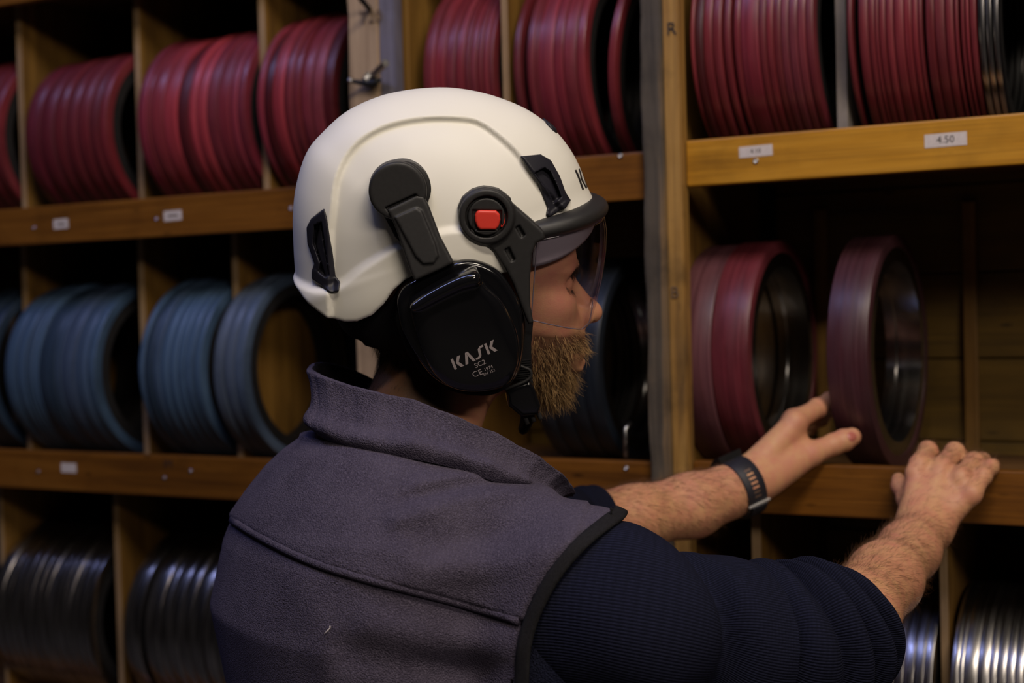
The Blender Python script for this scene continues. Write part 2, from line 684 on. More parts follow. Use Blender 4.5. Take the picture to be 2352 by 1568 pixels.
# stickers and screws on the lips
sticker(140, 514, 0.034, 0.0165, '', lipA1, 0.02)
sticker(397, 495, 0.038, 0.0165, '', lipA1, 0.02)
sticker(158, 1074, 0.036, 0.0165, '', lipA2, 0.0)
for lp, px, py, w_ in ((lipA1, 140, 514, 0.020), (lipA1, 397, 495, 0.022)):
    c = G(px, py, -0.0008)                    # the print has faded to a grey line
    box('faded_print', c[0] - w_ / 2, c[0] + w_ / 2, c[1] - 0.0003, c[1] + 0.0002, c[2] - 0.0016, c[2] + 0.0016, M['pencil'], lipA1, 0)
sticker(1736, 347, 0.0455, 0.0145, '4.10', lipC1, 0.02, 0.0085)
sticker(2172, 321, 0.0505, 0.0165, '4.50', lipC1, 0.01, 0.0125)
for lp, pts in ((lipA1, ((78, 523), (360, 502), (668, 478))), (lipA2, ((88, 1083), (378, 1097), (438, 1081))),
                (lipC1, ((1736, 370),)), (lipB1, ((1425, 358),)), (lipB2, ((1438, 1075),))):
    for p in pts: screw(*p, lp)
tv, tf = text_mesh('IM', 0.020)
c = G(386, 1066, -0.0004)
obj('ink_mark', np.stack([tv[:, 0] + c[0], np.full(len(tv), c[1]), tv[:, 1] + c[2]], 1), tf, M['ink'], lipA2, smooth=False)
# iron hook plate standing in the middle compartment beside the post
c = G(1437, 1005, 0.05)
V, Fc = tube([c + np.array([0, 0, -0.028]), c, c + np.array([0, 0, 0.012]), c + np.array([0.004, 0.01, 0.02])], 0.0035, 8)
obj('bolt_pin', V, Fc, M['steel'], bB.root)


# ------------------------------------------------------------------ posts
def post(name, label, x0, x1, y0, y1, mats, z1=3.2, wob=0.0016, seed=1, split=None):
    root = empty(name, ((x0 + x1) / 2, 0.02, 0), label, 'post')
    rng = random.Random(seed)
    xs = [x0] + ([split] if split else []) + [x1]
    for k, m in enumerate(mats):
        a, b = xs[k] + 0.0004, xs[k + 1] - 0.0004
        bm = bmesh.new()
        add_box(bm, a, b, y0 + 0.001 * k, y1, 0, z1, 0)
        es = [e for e in bm.edges if abs(e.verts[0].co.z - e.verts[1].co.z) > 1]
        bmesh.ops.subdivide_edges(bm, edges=es, cuts=110)
        es = [e for e in bm.edges if abs(e.verts[0].co.z - e.verts[1].co.z) > 0.001]
        bmesh.ops.bevel(bm, geom=es, offset=0.002, segments=2, affect='EDGES')
        for v in bm.verts:
            w = wob * (math.sin(v.co.z * 31 + seed) + 0.6 * math.sin(v.co.z * 83 + 2 * seed) + 0.5 * math.sin(v.co.z * 190 + k))
            if v.co.y < y0 + 0.012: v.co.y += abs(w) * 0.6
            if k == 0 and v.co.x < a + 0.004: v.co.x += w
        bm_obj('plank', bm, m, root)
    return root


pst1 = post('wooden_post', 'pale wooden post left of the helmet with a bolt and T20 pencilled on it', -0.263, -0.177, -0.012, 0.010,
            [M['post_pale'], M['post_blue']], seed=3, split=-0.207, wob=0.0008)
pst2 = post('wooden_post', 'weathered grey and yellow wooden post marked R right of the visor', 0.215, 0.272, -0.014, 0.010,
            [M['post_grey'], M['post_yellow']], seed=5, split=0.2475, wob=0.0010)
for body, px, py, sz, root, mm, yy in (('T20', 852, 40, 0.026, pst1, 'pencil', -0.0125), ('R', 1543, 67, 0.024, pst2, 'ink', -0.0136),
                                   ('B', 1550, 672, 0.022, pst2, 'pencil', -0.0136)):
    tv, tf = text_mesh(body, sz)
    c = G(px, py, yy)
    obj('pencil_writing', np.stack([tv[:, 0] + c[0], np.full(len(tv), c[1] - 0.0008), tv[:, 1] + c[2]], 1), tf, M[mm], pst1 if root is pst1 else pst2, smooth=False)


def tilted_bolt(pa, pb, root, r=0.0055):
    V, Fc = tube([pa, pb], r, 12)
    bo = obj('bolt', V, Fc, M['steel'], root, smooth=False)
    return bo


# bolt with washer, nut and black wing on the pale post, and the tip of another one above
a = G(842, 187, -0.013); b_ = G(886, 145, -0.045)
tilted_bolt(a, b_, pst1)
u, v, d = frame_from(b_ - a)
V, Fc = tube([a + d * 0.006, a + d * 0.014], 0.0105, 6)
obj('nut', V, Fc, M['steel'], pst1, smooth=False)
V, Fc = tube([G(806, 186, -0.03), G(830, 190, -0.022), G(858, 192, -0.02), G(872, 182, -0.02)], [0.003, 0.004, 0.0065, 0.004], 8)
obj('wing_clamp', V, Fc, M['black_steel'], pst1)
V, Fc = tube([G(801, 184, -0.032), G(809, 187, -0.03)], 0.0042, 8)
obj('bolt_tip', V, Fc, M['steel'], pst1)
V, Fc = tube([G(848, 20, -0.014), G(826, -6, -0.05)], 0.004, 8)
obj('bolt', V, Fc, M['black_steel'], pst1)

# ------------------------------------------------------------------ rings
def m_rubber(name, c1, c2, rough=0.45, streak=0.5, coat=0.05):
    """moulded rubber with turned grooves (bands across the width) and a per-ring tint"""
    m, nt, b = new_mat(name)
    v = coords(nt, (260, 4, 4))
    f = noise(nt, v, 1.0, 4, 0.6)
    oi = nt.nodes.new('ShaderNodeObjectInfo')
    c = ramp(nt, f, [(0.3, c1), (0.7, c2)])
    c = mixc(nt, 0.95, c, oi.outputs['Color'], 'MULTIPLY')
    sm = noise(nt, coords(nt, (18, 9, 9)), 1.0, 5, 0.65)
    c = mixc(nt, ramp(nt, sm, [(0.48, (0, 0, 0)), (0.75, (streak,) * 3)]), c, tuple(0.4 * x for x in c1))
    nt.links.new(c, b.inputs['Base Color'])
    rr = ramp(nt, noise(nt, coords(nt, (90, 7, 7)), 1.0, 4), [(0.3, (rough - 0.1,) * 3), (0.7, (rough + 0.15,) * 3)])
    nt.links.new(rr, b.inputs['Roughness'])
    b.inputs['Coat Weight'].default_value = coat
    b.inputs['Coat Roughness'].default_value = 0.3
    bump(nt, b, f, 0.35, 0.0008)
    return m


def m_steel(name, col, rough):
    m, nt, b = new_mat(name)
    f = noise(nt, coords(nt, (700, 2, 2)), 1.0, 3)
    f2 = noise(nt, coords(nt, (60, 12, 12)), 1.0, 5, 0.6)
    c = ramp(nt, f2, [(0.35, tuple(x * 0.55 for x in col)), (0.65, col)])
    nt.links.new(c, b.inputs['Base Color'])
    b.inputs['Metallic'].default_value = 1.0
    rr = ramp(nt, f, [(0.3, (rough * 0.8,) * 3), (0.7, (rough * 1.5,) * 3)])
    nt.links.new(rr, b.inputs['Roughness'])
    bump(nt, b, f, 0.12, 0.0002)
    return m


M['red'] = m_rubber('red_rubber', srgb(92, 29, 36), srgb(134, 50, 58), 0.38)
M['blue'] = m_rubber('blue_rubber', srgb(44, 62, 84), srgb(74, 98, 128), 0.42)
M['core'] = m_steel('steel_core', (0.50, 0.49, 0.48), 0.18)
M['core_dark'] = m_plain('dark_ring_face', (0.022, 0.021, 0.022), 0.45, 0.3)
M['turned'] = m_steel('turned_steel', (0.50, 0.48, 0.48), 0.24)

_meshes = {}


def ring_mesh(kind, w, R):
    k = (kind, round(w, 4), round(R, 4))
    if k in _meshes: return _meshes[k]
    b = min(0.0019, w * 0.24) if kind != 'rim' else 0.0006
    h = w / 2
    if kind in ('tyre', 'rim'):
        ri = R - 0.017
        prof = [(-h, ri), (h, ri), (h, R - b), (h - b * 0.35, R - b * 0.3), (h - b, R), (-h + b, R), (-h + b * 0.35, R - b * 0.3), (-h, R - b)]
        me = mesh_from('rubber_tyre', *lathe(prof), None)
    elif kind == 'core':
        ro, ri = R - 0.0172, R - 0.036
        q = h - min(0.0012, w * 0.1)
        prof = [(-q, ri), (-q * 0.45, ri), (-q * 0.4, ri + 0.004), (q * 0.25, ri + 0.004), (q * 0.3, ri), (q, ri), (q, ro), (-q, ro)]
        me = mesh_from('steel_core', *lathe(prof), None)
    else:
        ri = R - 0.040
        prof = [(-h, ri), (h, ri), (h, R - b), (h - b * 0.35, R - b * 0.3), (h - b, R), (-h + b, R), (-h + b * 0.35, R - b * 0.3), (-h, R - b)]
        me = mesh_from('spacer_ring', *lathe(prof), None)
    me.set_sharp_from_angle(angle=radians(30))
    _meshes[k] = me
    return me


def ring_meshes_mat(kind, w, R, mat):
    k = (kind, round(w, 4), round(R, 4), mat.name)
    if k not in _meshes:
        me = ring_mesh(kind, w, R).copy()
        me.materials.append(mat)
        _meshes[k] = me
    return _meshes[k]


ORD = 'first second third fourth fifth sixth seventh eighth ninth tenth eleventh twelfth thirteenth fourteenth fifteenth sixteenth seventeenth eighteenth'.split()


def ring(xc, w, zb, label, group, mat, tint=(1, 1, 1), R=RR, yc=None, core=True, lean=0.0, yawd=0.0, core_mat=None):
    yc = 0.021 + 0.004 + R - 0.012 if yc is None else yc
    root = empty('spacer_ring', (xc, yc, zb), label, 'ring', group)
    root.rotation_euler = (0, lean, yawd)
    t = bpy.data.objects.new('rubber_tyre' if mat is not M['turned'] else 'steel_rim', ring_meshes_mat('rim' if mat is M['turned'] else 'tyre', w, R, mat))
    link(t, root)
    t.location = (0, 0, R)
    t.rotation_euler = (random.uniform(0, 6.28), 0, 0)
    t.color = (*tint, 1)
    c = bpy.data.objects.new('steel_core', ring_meshes_mat('core', w, R, core_mat or M['core']))
    link(c, root)
    c.location = (0, 0, R)
    c.rotation_euler = t.rotation_euler
    return root


def stack(edges, py, zb, where, colour, group, mat, tints, R=RR, Y=0.018, yaws=None, core_mat=None, lead=''):
    """rings side by side; edges = photo x of each ring's two rims at photo row py"""
    n = len(edges)
    for i, e in enumerate(edges):
        a, b = G(e[0], py, Y)[0], G(e[1], py, Y)[0]
        jitter = random.uniform(-0.002, 0.0012)
        nm = ORD[i] + ' from left' if i < n - 1 else 'rightmost'
        tn = tints[i % len(tints)]
        c = colour if len(e) < 3 else e[2]
        ring((a + b) / 2, max(0.003, abs(b - a) - 0.0007), zb + 0.0004, f'{c} ring, {nm} {where}', group, mat, tn,
             R=R + jitter - (0.004 if (len(e) > 3) else 0), core_mat=core_mat)


def chain(xs):
    return [(a, b) for a, b in zip(xs[:-1], xs[1:])]


ZA1, ZA2, ZA3 = 1.7205, 1.2920, 0.8445
ZB1, ZB2 = 1.7315, 1.3080
ZC1, ZC2 = 1.7410, 1.3115
def T(k=1.0, r=1.0, g=1.0, b=1.0): return (k * r, k * g, k * b)
DK = T(0.28, 1, .9, .95)

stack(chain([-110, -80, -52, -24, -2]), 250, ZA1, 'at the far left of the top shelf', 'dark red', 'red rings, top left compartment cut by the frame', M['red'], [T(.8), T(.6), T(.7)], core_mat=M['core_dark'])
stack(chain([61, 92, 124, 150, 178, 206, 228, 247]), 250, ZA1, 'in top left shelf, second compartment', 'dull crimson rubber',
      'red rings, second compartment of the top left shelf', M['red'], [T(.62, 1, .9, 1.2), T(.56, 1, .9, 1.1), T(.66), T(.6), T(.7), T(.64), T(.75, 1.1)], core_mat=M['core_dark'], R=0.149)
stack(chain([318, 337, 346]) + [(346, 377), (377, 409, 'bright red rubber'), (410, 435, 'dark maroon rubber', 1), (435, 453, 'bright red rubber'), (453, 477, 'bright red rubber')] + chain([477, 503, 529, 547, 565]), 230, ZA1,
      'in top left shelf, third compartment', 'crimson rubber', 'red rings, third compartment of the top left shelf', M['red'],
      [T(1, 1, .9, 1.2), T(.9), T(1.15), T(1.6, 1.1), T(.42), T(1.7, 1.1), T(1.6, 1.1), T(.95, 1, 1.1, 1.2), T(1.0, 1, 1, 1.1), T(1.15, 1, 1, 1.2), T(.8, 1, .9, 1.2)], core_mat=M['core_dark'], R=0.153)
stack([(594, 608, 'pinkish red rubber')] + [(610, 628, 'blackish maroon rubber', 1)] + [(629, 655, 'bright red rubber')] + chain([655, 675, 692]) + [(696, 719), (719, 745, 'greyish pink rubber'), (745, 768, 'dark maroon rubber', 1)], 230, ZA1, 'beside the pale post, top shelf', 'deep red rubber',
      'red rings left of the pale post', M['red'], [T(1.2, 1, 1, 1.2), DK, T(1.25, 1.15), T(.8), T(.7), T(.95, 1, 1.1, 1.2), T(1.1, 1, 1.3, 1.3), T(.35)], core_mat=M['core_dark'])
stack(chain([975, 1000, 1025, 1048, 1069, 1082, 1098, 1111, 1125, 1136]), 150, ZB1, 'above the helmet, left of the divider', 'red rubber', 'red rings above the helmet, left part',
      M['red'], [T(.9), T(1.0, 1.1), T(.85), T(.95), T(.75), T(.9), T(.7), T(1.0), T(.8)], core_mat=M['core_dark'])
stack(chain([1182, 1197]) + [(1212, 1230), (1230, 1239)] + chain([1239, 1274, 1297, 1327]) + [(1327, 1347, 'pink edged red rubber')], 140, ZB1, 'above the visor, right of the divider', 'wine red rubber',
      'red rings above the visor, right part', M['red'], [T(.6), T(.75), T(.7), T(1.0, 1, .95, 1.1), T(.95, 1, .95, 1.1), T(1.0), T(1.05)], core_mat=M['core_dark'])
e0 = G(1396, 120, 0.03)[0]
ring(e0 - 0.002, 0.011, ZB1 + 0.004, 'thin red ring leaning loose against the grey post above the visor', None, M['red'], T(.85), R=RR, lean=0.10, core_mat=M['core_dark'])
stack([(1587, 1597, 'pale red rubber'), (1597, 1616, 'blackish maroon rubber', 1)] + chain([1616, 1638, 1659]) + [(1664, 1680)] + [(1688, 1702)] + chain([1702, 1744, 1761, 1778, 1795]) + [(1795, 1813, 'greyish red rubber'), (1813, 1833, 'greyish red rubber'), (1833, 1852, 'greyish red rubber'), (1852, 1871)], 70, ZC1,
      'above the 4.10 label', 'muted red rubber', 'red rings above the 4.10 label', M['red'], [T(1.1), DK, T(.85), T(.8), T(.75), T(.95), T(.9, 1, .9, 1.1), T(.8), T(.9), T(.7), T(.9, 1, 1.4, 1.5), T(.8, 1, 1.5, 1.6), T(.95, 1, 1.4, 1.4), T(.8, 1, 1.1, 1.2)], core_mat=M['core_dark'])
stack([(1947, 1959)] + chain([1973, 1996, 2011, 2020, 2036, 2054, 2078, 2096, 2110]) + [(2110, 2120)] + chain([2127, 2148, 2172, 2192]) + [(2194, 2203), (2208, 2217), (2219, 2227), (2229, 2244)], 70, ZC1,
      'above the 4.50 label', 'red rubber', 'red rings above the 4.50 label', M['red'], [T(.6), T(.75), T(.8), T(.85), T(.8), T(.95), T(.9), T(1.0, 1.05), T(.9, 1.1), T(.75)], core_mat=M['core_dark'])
for k, (a, b) in enumerate(((2249, 2262), (2266, 2278), (2282, 2294))):
    xa, xb = G(a, 70, .018)[0], G(b, 70, .018)[0]
    ring((xa + xb) / 2, xb - xa, ZC1, f'black steel ring, {ORD[k]} right of the red stack above the 4.50 label', 'black steel rings at the top right', M['turned'], core_mat=M['core_dark'], R=RR - 0.002)

# middle row
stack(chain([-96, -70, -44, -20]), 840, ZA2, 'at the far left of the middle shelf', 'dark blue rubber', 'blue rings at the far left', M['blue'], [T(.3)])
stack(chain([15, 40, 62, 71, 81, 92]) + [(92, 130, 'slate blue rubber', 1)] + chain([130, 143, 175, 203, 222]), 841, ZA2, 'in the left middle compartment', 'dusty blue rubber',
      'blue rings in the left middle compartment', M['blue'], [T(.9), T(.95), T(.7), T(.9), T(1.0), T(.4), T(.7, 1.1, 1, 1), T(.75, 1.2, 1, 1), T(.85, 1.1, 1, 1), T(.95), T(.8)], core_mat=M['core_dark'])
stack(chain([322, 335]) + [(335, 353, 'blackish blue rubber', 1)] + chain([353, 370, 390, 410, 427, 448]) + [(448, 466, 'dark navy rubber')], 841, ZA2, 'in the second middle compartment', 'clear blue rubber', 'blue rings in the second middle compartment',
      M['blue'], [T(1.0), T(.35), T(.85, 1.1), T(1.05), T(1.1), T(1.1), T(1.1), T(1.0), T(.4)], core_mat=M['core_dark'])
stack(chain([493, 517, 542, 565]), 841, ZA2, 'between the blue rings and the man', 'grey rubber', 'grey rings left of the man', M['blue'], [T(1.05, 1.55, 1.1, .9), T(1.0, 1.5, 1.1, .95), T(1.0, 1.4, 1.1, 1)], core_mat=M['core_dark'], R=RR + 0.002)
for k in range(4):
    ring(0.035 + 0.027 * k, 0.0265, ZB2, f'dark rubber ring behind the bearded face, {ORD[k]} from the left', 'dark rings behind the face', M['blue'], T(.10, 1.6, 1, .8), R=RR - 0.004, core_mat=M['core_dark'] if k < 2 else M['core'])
# three wide red rings the hands sort
xs = [G(p, 800, 0.02)[0] for p in (1556, 1636, 1722)]
ring((xs[0] + xs[1]) / 2, xs[1] - xs[0] - 0.0015, ZC2, 'wide greyish red ring beside the grey and yellow post', 'wide red rings on the right shelf', M['red'], T(.60, 1, 3.0, 2.8), R=RR)
ring((xs[1] + xs[2]) / 2, xs[2] - xs[1] - 0.001, ZC2, 'wide clean red ring touching the greyish one by the post', 'wide red rings on the right shelf', M['red'], T(.72, 1, 1.3, 1.4), R=RR + 0.0015)
xs = [G(p, 800, 0.022)[0] for p in (1906, 2003)]
ring((xs[0] + xs[1]) / 2, (xs[1] - xs[0]) - 0.001, ZC2, 'single dark red brown ring held by the left hand', 'wide red rings on the right shelf', M['red'], T(.28, 1, 3.0, 3.0), R=RR + 0.002, yawd=-0.02)

# bottom row, turned steel rings
def steel_stack(edges, py, where, group):
    for i, (a, b) in enumerate(edges):
        xa, xb = G(a, py, .018)[0], G(b, py, .018)[0]
        nm = ORD[i] + ' from left' if i < len(edges) - 1 else 'rightmost'
        ring((xa + xb) / 2, max(.004, xb - xa - 0.0004), ZA3 + 0.0003, f'turned steel ring, {nm} {where}', group, M['turned'], R=0.158 + random.uniform(-.0012, .0012), core_mat=M['core_dark'])


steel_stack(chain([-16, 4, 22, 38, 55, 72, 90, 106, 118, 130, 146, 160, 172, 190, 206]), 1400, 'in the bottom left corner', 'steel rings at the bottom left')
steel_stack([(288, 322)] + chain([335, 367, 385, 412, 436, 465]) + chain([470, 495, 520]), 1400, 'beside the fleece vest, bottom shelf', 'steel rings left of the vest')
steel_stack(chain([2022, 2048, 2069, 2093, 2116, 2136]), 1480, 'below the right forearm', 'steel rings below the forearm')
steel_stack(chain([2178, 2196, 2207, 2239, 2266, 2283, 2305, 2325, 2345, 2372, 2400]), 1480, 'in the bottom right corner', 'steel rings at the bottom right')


# ================================================================== person
r0h = np.array([cos(YAW), sin(YAW), 0.0])            # towards image right, horizontal
f0h = np.array([-sin(YAW), cos(YAW), 0.0])           # away from the camera, horizontal
TA = radians(60)
TF = sin(TA) * r0h + cos(TA) * f0h                   # the way the chest faces
TR = cos(TA) * r0h - sin(TA) * f0h                   # his right hand side
DH = 1.46                                            # depth of the middle plane of the head

# head frame: s forward, t up, r towards his right ear (the camera)
HY, HR = radians(5), radians(13)
_s, _t, _r = cos(HY) * RT + sin(HY) * FW, UP.copy(), -cos(HY) * FW + sin(HY) * RT
HS = _s
HRr = _r * cos(HR) - _t * sin(HR)
HT = _t * cos(HR) + _r * sin(HR)
HO = W(1010, 560, DH)
HM = np.stack([HS, HT, HRr])                          # rows


def to_head(p): return (p - HO) @ HM.T


def from_head(q): return HO + np.asarray(q) @ HM


def HL(px, py, r=0.0):
    v = FW + (px - 1176) / FPX * RT + (784 - py) / FPX * UP
    d = ((HO - CAM) @ HRr + r) / (v @ HRr)
    q = to_head(CAM + d * v)
    return q[:2]


def HP(px, py, r):
    q = HL(px, py, r)
    return np.array([q[0], q[1], r])


def hpoly(pts, r=0.0, n=0):
    P = np.array([HL(x, y, r) for x, y in pts])
    return spline(P, n, True) if n else P


def hit(fn, px, py, d0, d1, n=60, world=True):
    """first point of an implicit surface seen at a photo pixel"""
    ds = np.linspace(d0, d1, n)
    v = FW + (px - 1176) / FPX * RT + (784 - py) / FPX * UP
    P = CAM + ds[:, None] * v
    f = fn(P)
    i = np.argmax(f < 0)
    if not (f < 0).any(): return None
    a, b = ds[max(i - 1, 0)], ds[i]
    for _ in range(14):
        m = (a + b) / 2
        if fn((CAM + m * v)[None])[0] < 0: b = m
        else: a = m
    return CAM + a * v


# ---------------------------------------------------------------- materials of the person
def m_skin(name, base, red, beard=None, mott=1.0):
    m, nt, b = new_mat(name)
    v = coords(nt, (1, 1, 1))
    f = noise(nt, v, 60, 5, 0.6)
    c = ramp(nt, f, [(0.3, base), (0.72, red)])
    f2 = noise(nt, v, 16, 3)
    c = mixc(nt, ramp(nt, f2, [(0.42, (0, 0, 0)), (0.7, (0.5, 0.5, 0.5))]), c, red)
    if beard:
        at = nt.nodes.new('ShaderNodeVertexColor')
        at.layer_name = 'hair_and_shade'
        c = mixc(nt, at.outputs['Color'], c, beard)
    nt.links.new(c, b.inputs['Base Color'])
    b.inputs['Roughness'].default_value = 0.5
    b.inputs['Specular IOR Level'].default_value = 0.35
    b.inputs['Subsurface Weight'].default_value = 0.12
    b.inputs['Subsurface Radius'].default_value = (0.006, 0.0025, 0.0014)
    b.inputs['Subsurface Scale'].default_value = 0.7
    w = nt.nodes.new('ShaderNodeTexVoronoi')
    w.inputs['Scale'].default_value = 700
    nt.links.new(v, w.inputs['Vector'])
    h = nt.nodes.new('ShaderNodeMath'); h.operation = 'ADD'
    nt.links.new(w.outputs['Distance'], h.inputs[0])
    nt.links.new(noise(nt, v, 180, 4), h.inputs[1])
    bump(nt, b, h.outputs[0], 0.16, 0.0005)
    return m


def m_fleece(name, c1, c2, scale=420, strength=0.9):
    m, nt, b = new_mat(name)
    v = coords(nt, (1, 1, 1))
    n1 = noise(nt, v, scale, 3, 0.6, 0.8)
    vo = nt.nodes.new('ShaderNodeTexVoronoi')
    vo.inputs['Scale'].default_value = scale * 1.2
    nt.links.new(v, vo.inputs['Vector'])
    n2 = noise(nt, v, 26, 4)
    c = ramp(nt, n1, [(0.3, tuple(x * 0.62 for x in c1)), (0.5, c1), (0.72, c2)])
    c = mixc(nt, ramp(nt, n2, [(0.35, (0, 0, 0)), (0.7, (0.35,) * 3)]), c, c2)
    nt.links.new(c, b.inputs['Base Color'])
    b.inputs['Roughness'].default_value = 0.95
    b.inputs['Specular IOR Level'].default_value = 0.1
    b.inputs['Sheen Weight'].default_value = 0.25
    b.inputs['Sheen Roughness'].default_value = 0.5
    b.inputs['Sheen Tint'].default_value = (*c2, 1)
    h = nt.nodes.new('ShaderNodeMath'); h.operation = 'SUBTRACT'
    nt.links.new(n1, h.inputs[0]); nt.links.new(vo.outputs['Distance'], h.inputs[1])
    bump(nt, b, h.outputs[0], strength, 0.0022)
    return m


def m_knit(name, c1, c2, ribs=180, rows=260):
    """rib knit laid out by the tube's own UV map: u around the arm, v along it"""
    m, nt, b = new_mat(name)
    uv = nt.nodes.new('ShaderNodeUVMap')
    sp = nt.nodes.new('ShaderNodeSeparateXYZ')
    nt.links.new(uv.outputs[0], sp.inputs[0])

    def wave(sock, k):
        a = nt.nodes.new('ShaderNodeMath'); a.operation = 'MULTIPLY'
        nt.links.new(sock, a.inputs[0]); a.inputs[1].default_value = k * 2 * pi
        s = nt.nodes.new('ShaderNodeMath'); s.operation = 'SINE'
        nt.links.new(a.outputs[0], s.inputs[0])
        return s.outputs[0]
    wu, wv = wave(sp.outputs[0], ribs), wave(sp.outputs[1], rows)
    h = nt.nodes.new('ShaderNodeMath'); h.operation = 'MULTIPLY_ADD'
    nt.links.new(wv, h.inputs[0]); h.inputs[1].default_value = 0.18; nt.links.new(wu, h.inputs[2])
    n1 = noise(nt, coords(nt, (1, 1, 1)), 500, 3)
    h2 = nt.nodes.new('ShaderNodeMath'); h2.operation = 'MULTIPLY_ADD'
    nt.links.new(n1, h2.inputs[0]); h2.inputs[1].default_value = 2.0; nt.links.new(h.outputs[0], h2.inputs[2])
    mr = nt.nodes.new('ShaderNodeMapRange')
    mr.inputs[1].default_value = -1.2; mr.inputs[2].default_value = 2.6
    nt.links.new(h2.outputs[0], mr.inputs[0])
    c = ramp(nt, mr.outputs[0], [(0.0, tuple(x * 0.7 for x in c1)), (0.5, c1), (1.0, c2)])
    nt.links.new(c, b.inputs['Base Color'])
    b.inputs['Roughness'].default_value = 0.95
    b.inputs['Specular IOR Level'].default_value = 0.08
    b.inputs['Sheen Weight'].default_value = 0.06
    b.inputs['Sheen Tint'].default_value = (*c2, 1)
    bump(nt, b, h2.outputs[0], 0.45, 0.0009)
    return m


M['skin'] = m_skin('skin', srgb(206, 158, 114), srgb(198, 132, 108), srgb(62, 40, 24))
M['fleece'] = m_fleece('grey_violet_fleece', srgb(70, 64, 80), srgb(94, 87, 104), 560, 0.55)
M['fleece_dark'] = m_fleece('black_fleece_lining', srgb(16, 15, 18), srgb(28, 26, 30))
M['binding'] = m_plain('black_binding_tape', srgb(30, 29, 32), 0.85, spec=0.15, scale=900, var=0.4, bmp=0.3)
M['knit'] = m_knit('navy_rib_knit', srgb(20, 22, 36), srgb(36, 38, 60))
M['beard'] = m_plain('golden_brown_hair', srgb(190, 152, 102), 0.42, spec=0.5, var=0.4, scale=120)
M['beard_dark'] = m_plain('dark_beard_hair', srgb(76, 56, 38), 0.5, spec=0.3, var=0.5, scale=120)
M['lash'] = m_plain('dark_brown_hair', srgb(48, 32, 22), 0.5, var=0.3, scale=120)
M['arm_hair'] = m_plain('light_brown_hair', srgb(98, 66, 38), 0.5, var=0.3, scale=120)
M['nail'] = m_plain('fingernail', srgb(186, 108, 96), 0.3, spec=0.5, var=0.06, scale=80)
M['lip_skin'] = m_plain('lip_skin', srgb(150, 84, 76), 0.45, var=0.1)
M['trouser'] = m_plain('navy_work_trousers', srgb(24, 26, 38), 0.9, var=0.2, scale=60)
M['boot'] = m_plain('black_boot_leather', srgb(22, 20, 19), 0.5, var=0.2)

# ---------------------------------------------------------------- head and neck
PROF = hpoly([(1150, 430), (1250, 440), (1298, 510), (1313, 565), (1317, 603), (1308, 632), (1311, 660), (1320, 700), (1330, 735), (1338, 754), (1338, 778),
              (1342, 800), (1331, 820), (1336, 836), (1316, 854), (1304, 880), (1292, 904), (1266, 917), (1235, 910), (1190, 890), (1130, 862), (1085, 815), (1060, 740),
              (1040, 600), (1080, 480)])
PROF_D = spline(PROF, 110, True)
_tc = (HL(1290, 640)[1], HL(1290, 900)[1])
NECK_A, NECK_B = HP(1040, 790, 0), to_head(W(925, 1060, 1.455)[None])[0]


def head_fn(q):
    s, t, r = q[:, 0], q[:, 1], np.abs(q[:, 2])
    qa = np.stack([s, t, r], 1)
    d2 = poly_sdf(q[:, :2], PROF_D)
    k = np.clip((t - _tc[1]) / (_tc[0] - _tc[1]), 0, 1.3)
    w = 0.052 + 0.021 * k
    rho = 0.046
    a, b = d2 + rho, r - w + rho
    f = np.hypot(np.maximum(a, 0), np.maximum(b, 0)) - rho + np.minimum(np.maximum(a, b), 0)
    c = HL(1000, 575)
    sk = ellip(qa, (c[0], c[1], 0), np.eye(3), (0.100, 0.112, 0.080))
    f = smin(f, sk, 0.03)
    E = lambda px, py, rr: HP(px, py, rr)
    # cheek bone, brow ridge, eye socket
    f = smin(f, ellip(qa, E(1268, 700, 0.046), np.eye(3), (0.018, 0.014, 0.016)), 0.02)
    f = smax(f, -ellip(qa, E(1321, 647, 0.036), np.eye(3), (0.018, 0.0115, 0.018)), 0.012)
    f = smin(f, rcone(qa, E(1311, 612, 0.008), E(1283, 617, 0.046), 0.0075, 0.006), 0.012)
    f = smin(f, np.linalg.norm(qa - E(1285, 652, 0.033), axis=1) - 0.0138, 0.003)
    f = smax(f, -rcone(qa, E(1296, 637, 0.030), E(1270, 640, 0.047), 0.0012, 0.0008), 0.003)
    # nose
    n = rcone(qa, E(1303, 640, 0), E(1345, 702, 0), 0.0065, 0.0095)
    n = smin(n, np.linalg.norm(qa - E(1359, 717, 0), axis=1) - 0.0112, 0.008)
    n = smin(n, ellip(qa, E(1338, 730, 0.0115), np.eye(3), (0.011, 0.0085, 0.007)), 0.006)
    f = smin(f, n, 0.010)
    f = smax(f, -ellip(qa, E(1352, 744, 0.0065), np.eye(3), (0.006, 0.005, 0.0035)), 0.003)
    # lips and chin
    f = smin(f, rcone(qa, E(1334, 809, 0), E(1318, 816, 0.020), 0.006, 0.003), 0.005)
    f = smin(f, rcone(qa, E(1330, 831, 0), E(1316, 828, 0.019), 0.0065, 0.003), 0.005)
    f = smax(f, -rcone(qa, E(1342, 820, 0), E(1318, 822, 0.024), 0.0014, 0.001), 0.003)
    # neck
    nk = rcone(q, NECK_A, NECK_B, 0.058, 0.064)
    return smin(f, nk, 0.035)


# ---------------------------------------------------------------- arms and hands
def chain_fn(p, pts, k=0.012):
    """smooth union of round cones along [(point, radius), ...]"""
    f = None
    for (a, ra), (b, rb) in zip(pts[:-1], pts[1:]):
        c = rcone(p, a, b, ra, rb)
        f = c if f is None else smin(f, c, k)
    return f


def Wr(*l): return [(W(x, y, d), r) for x, y, d, r in l]


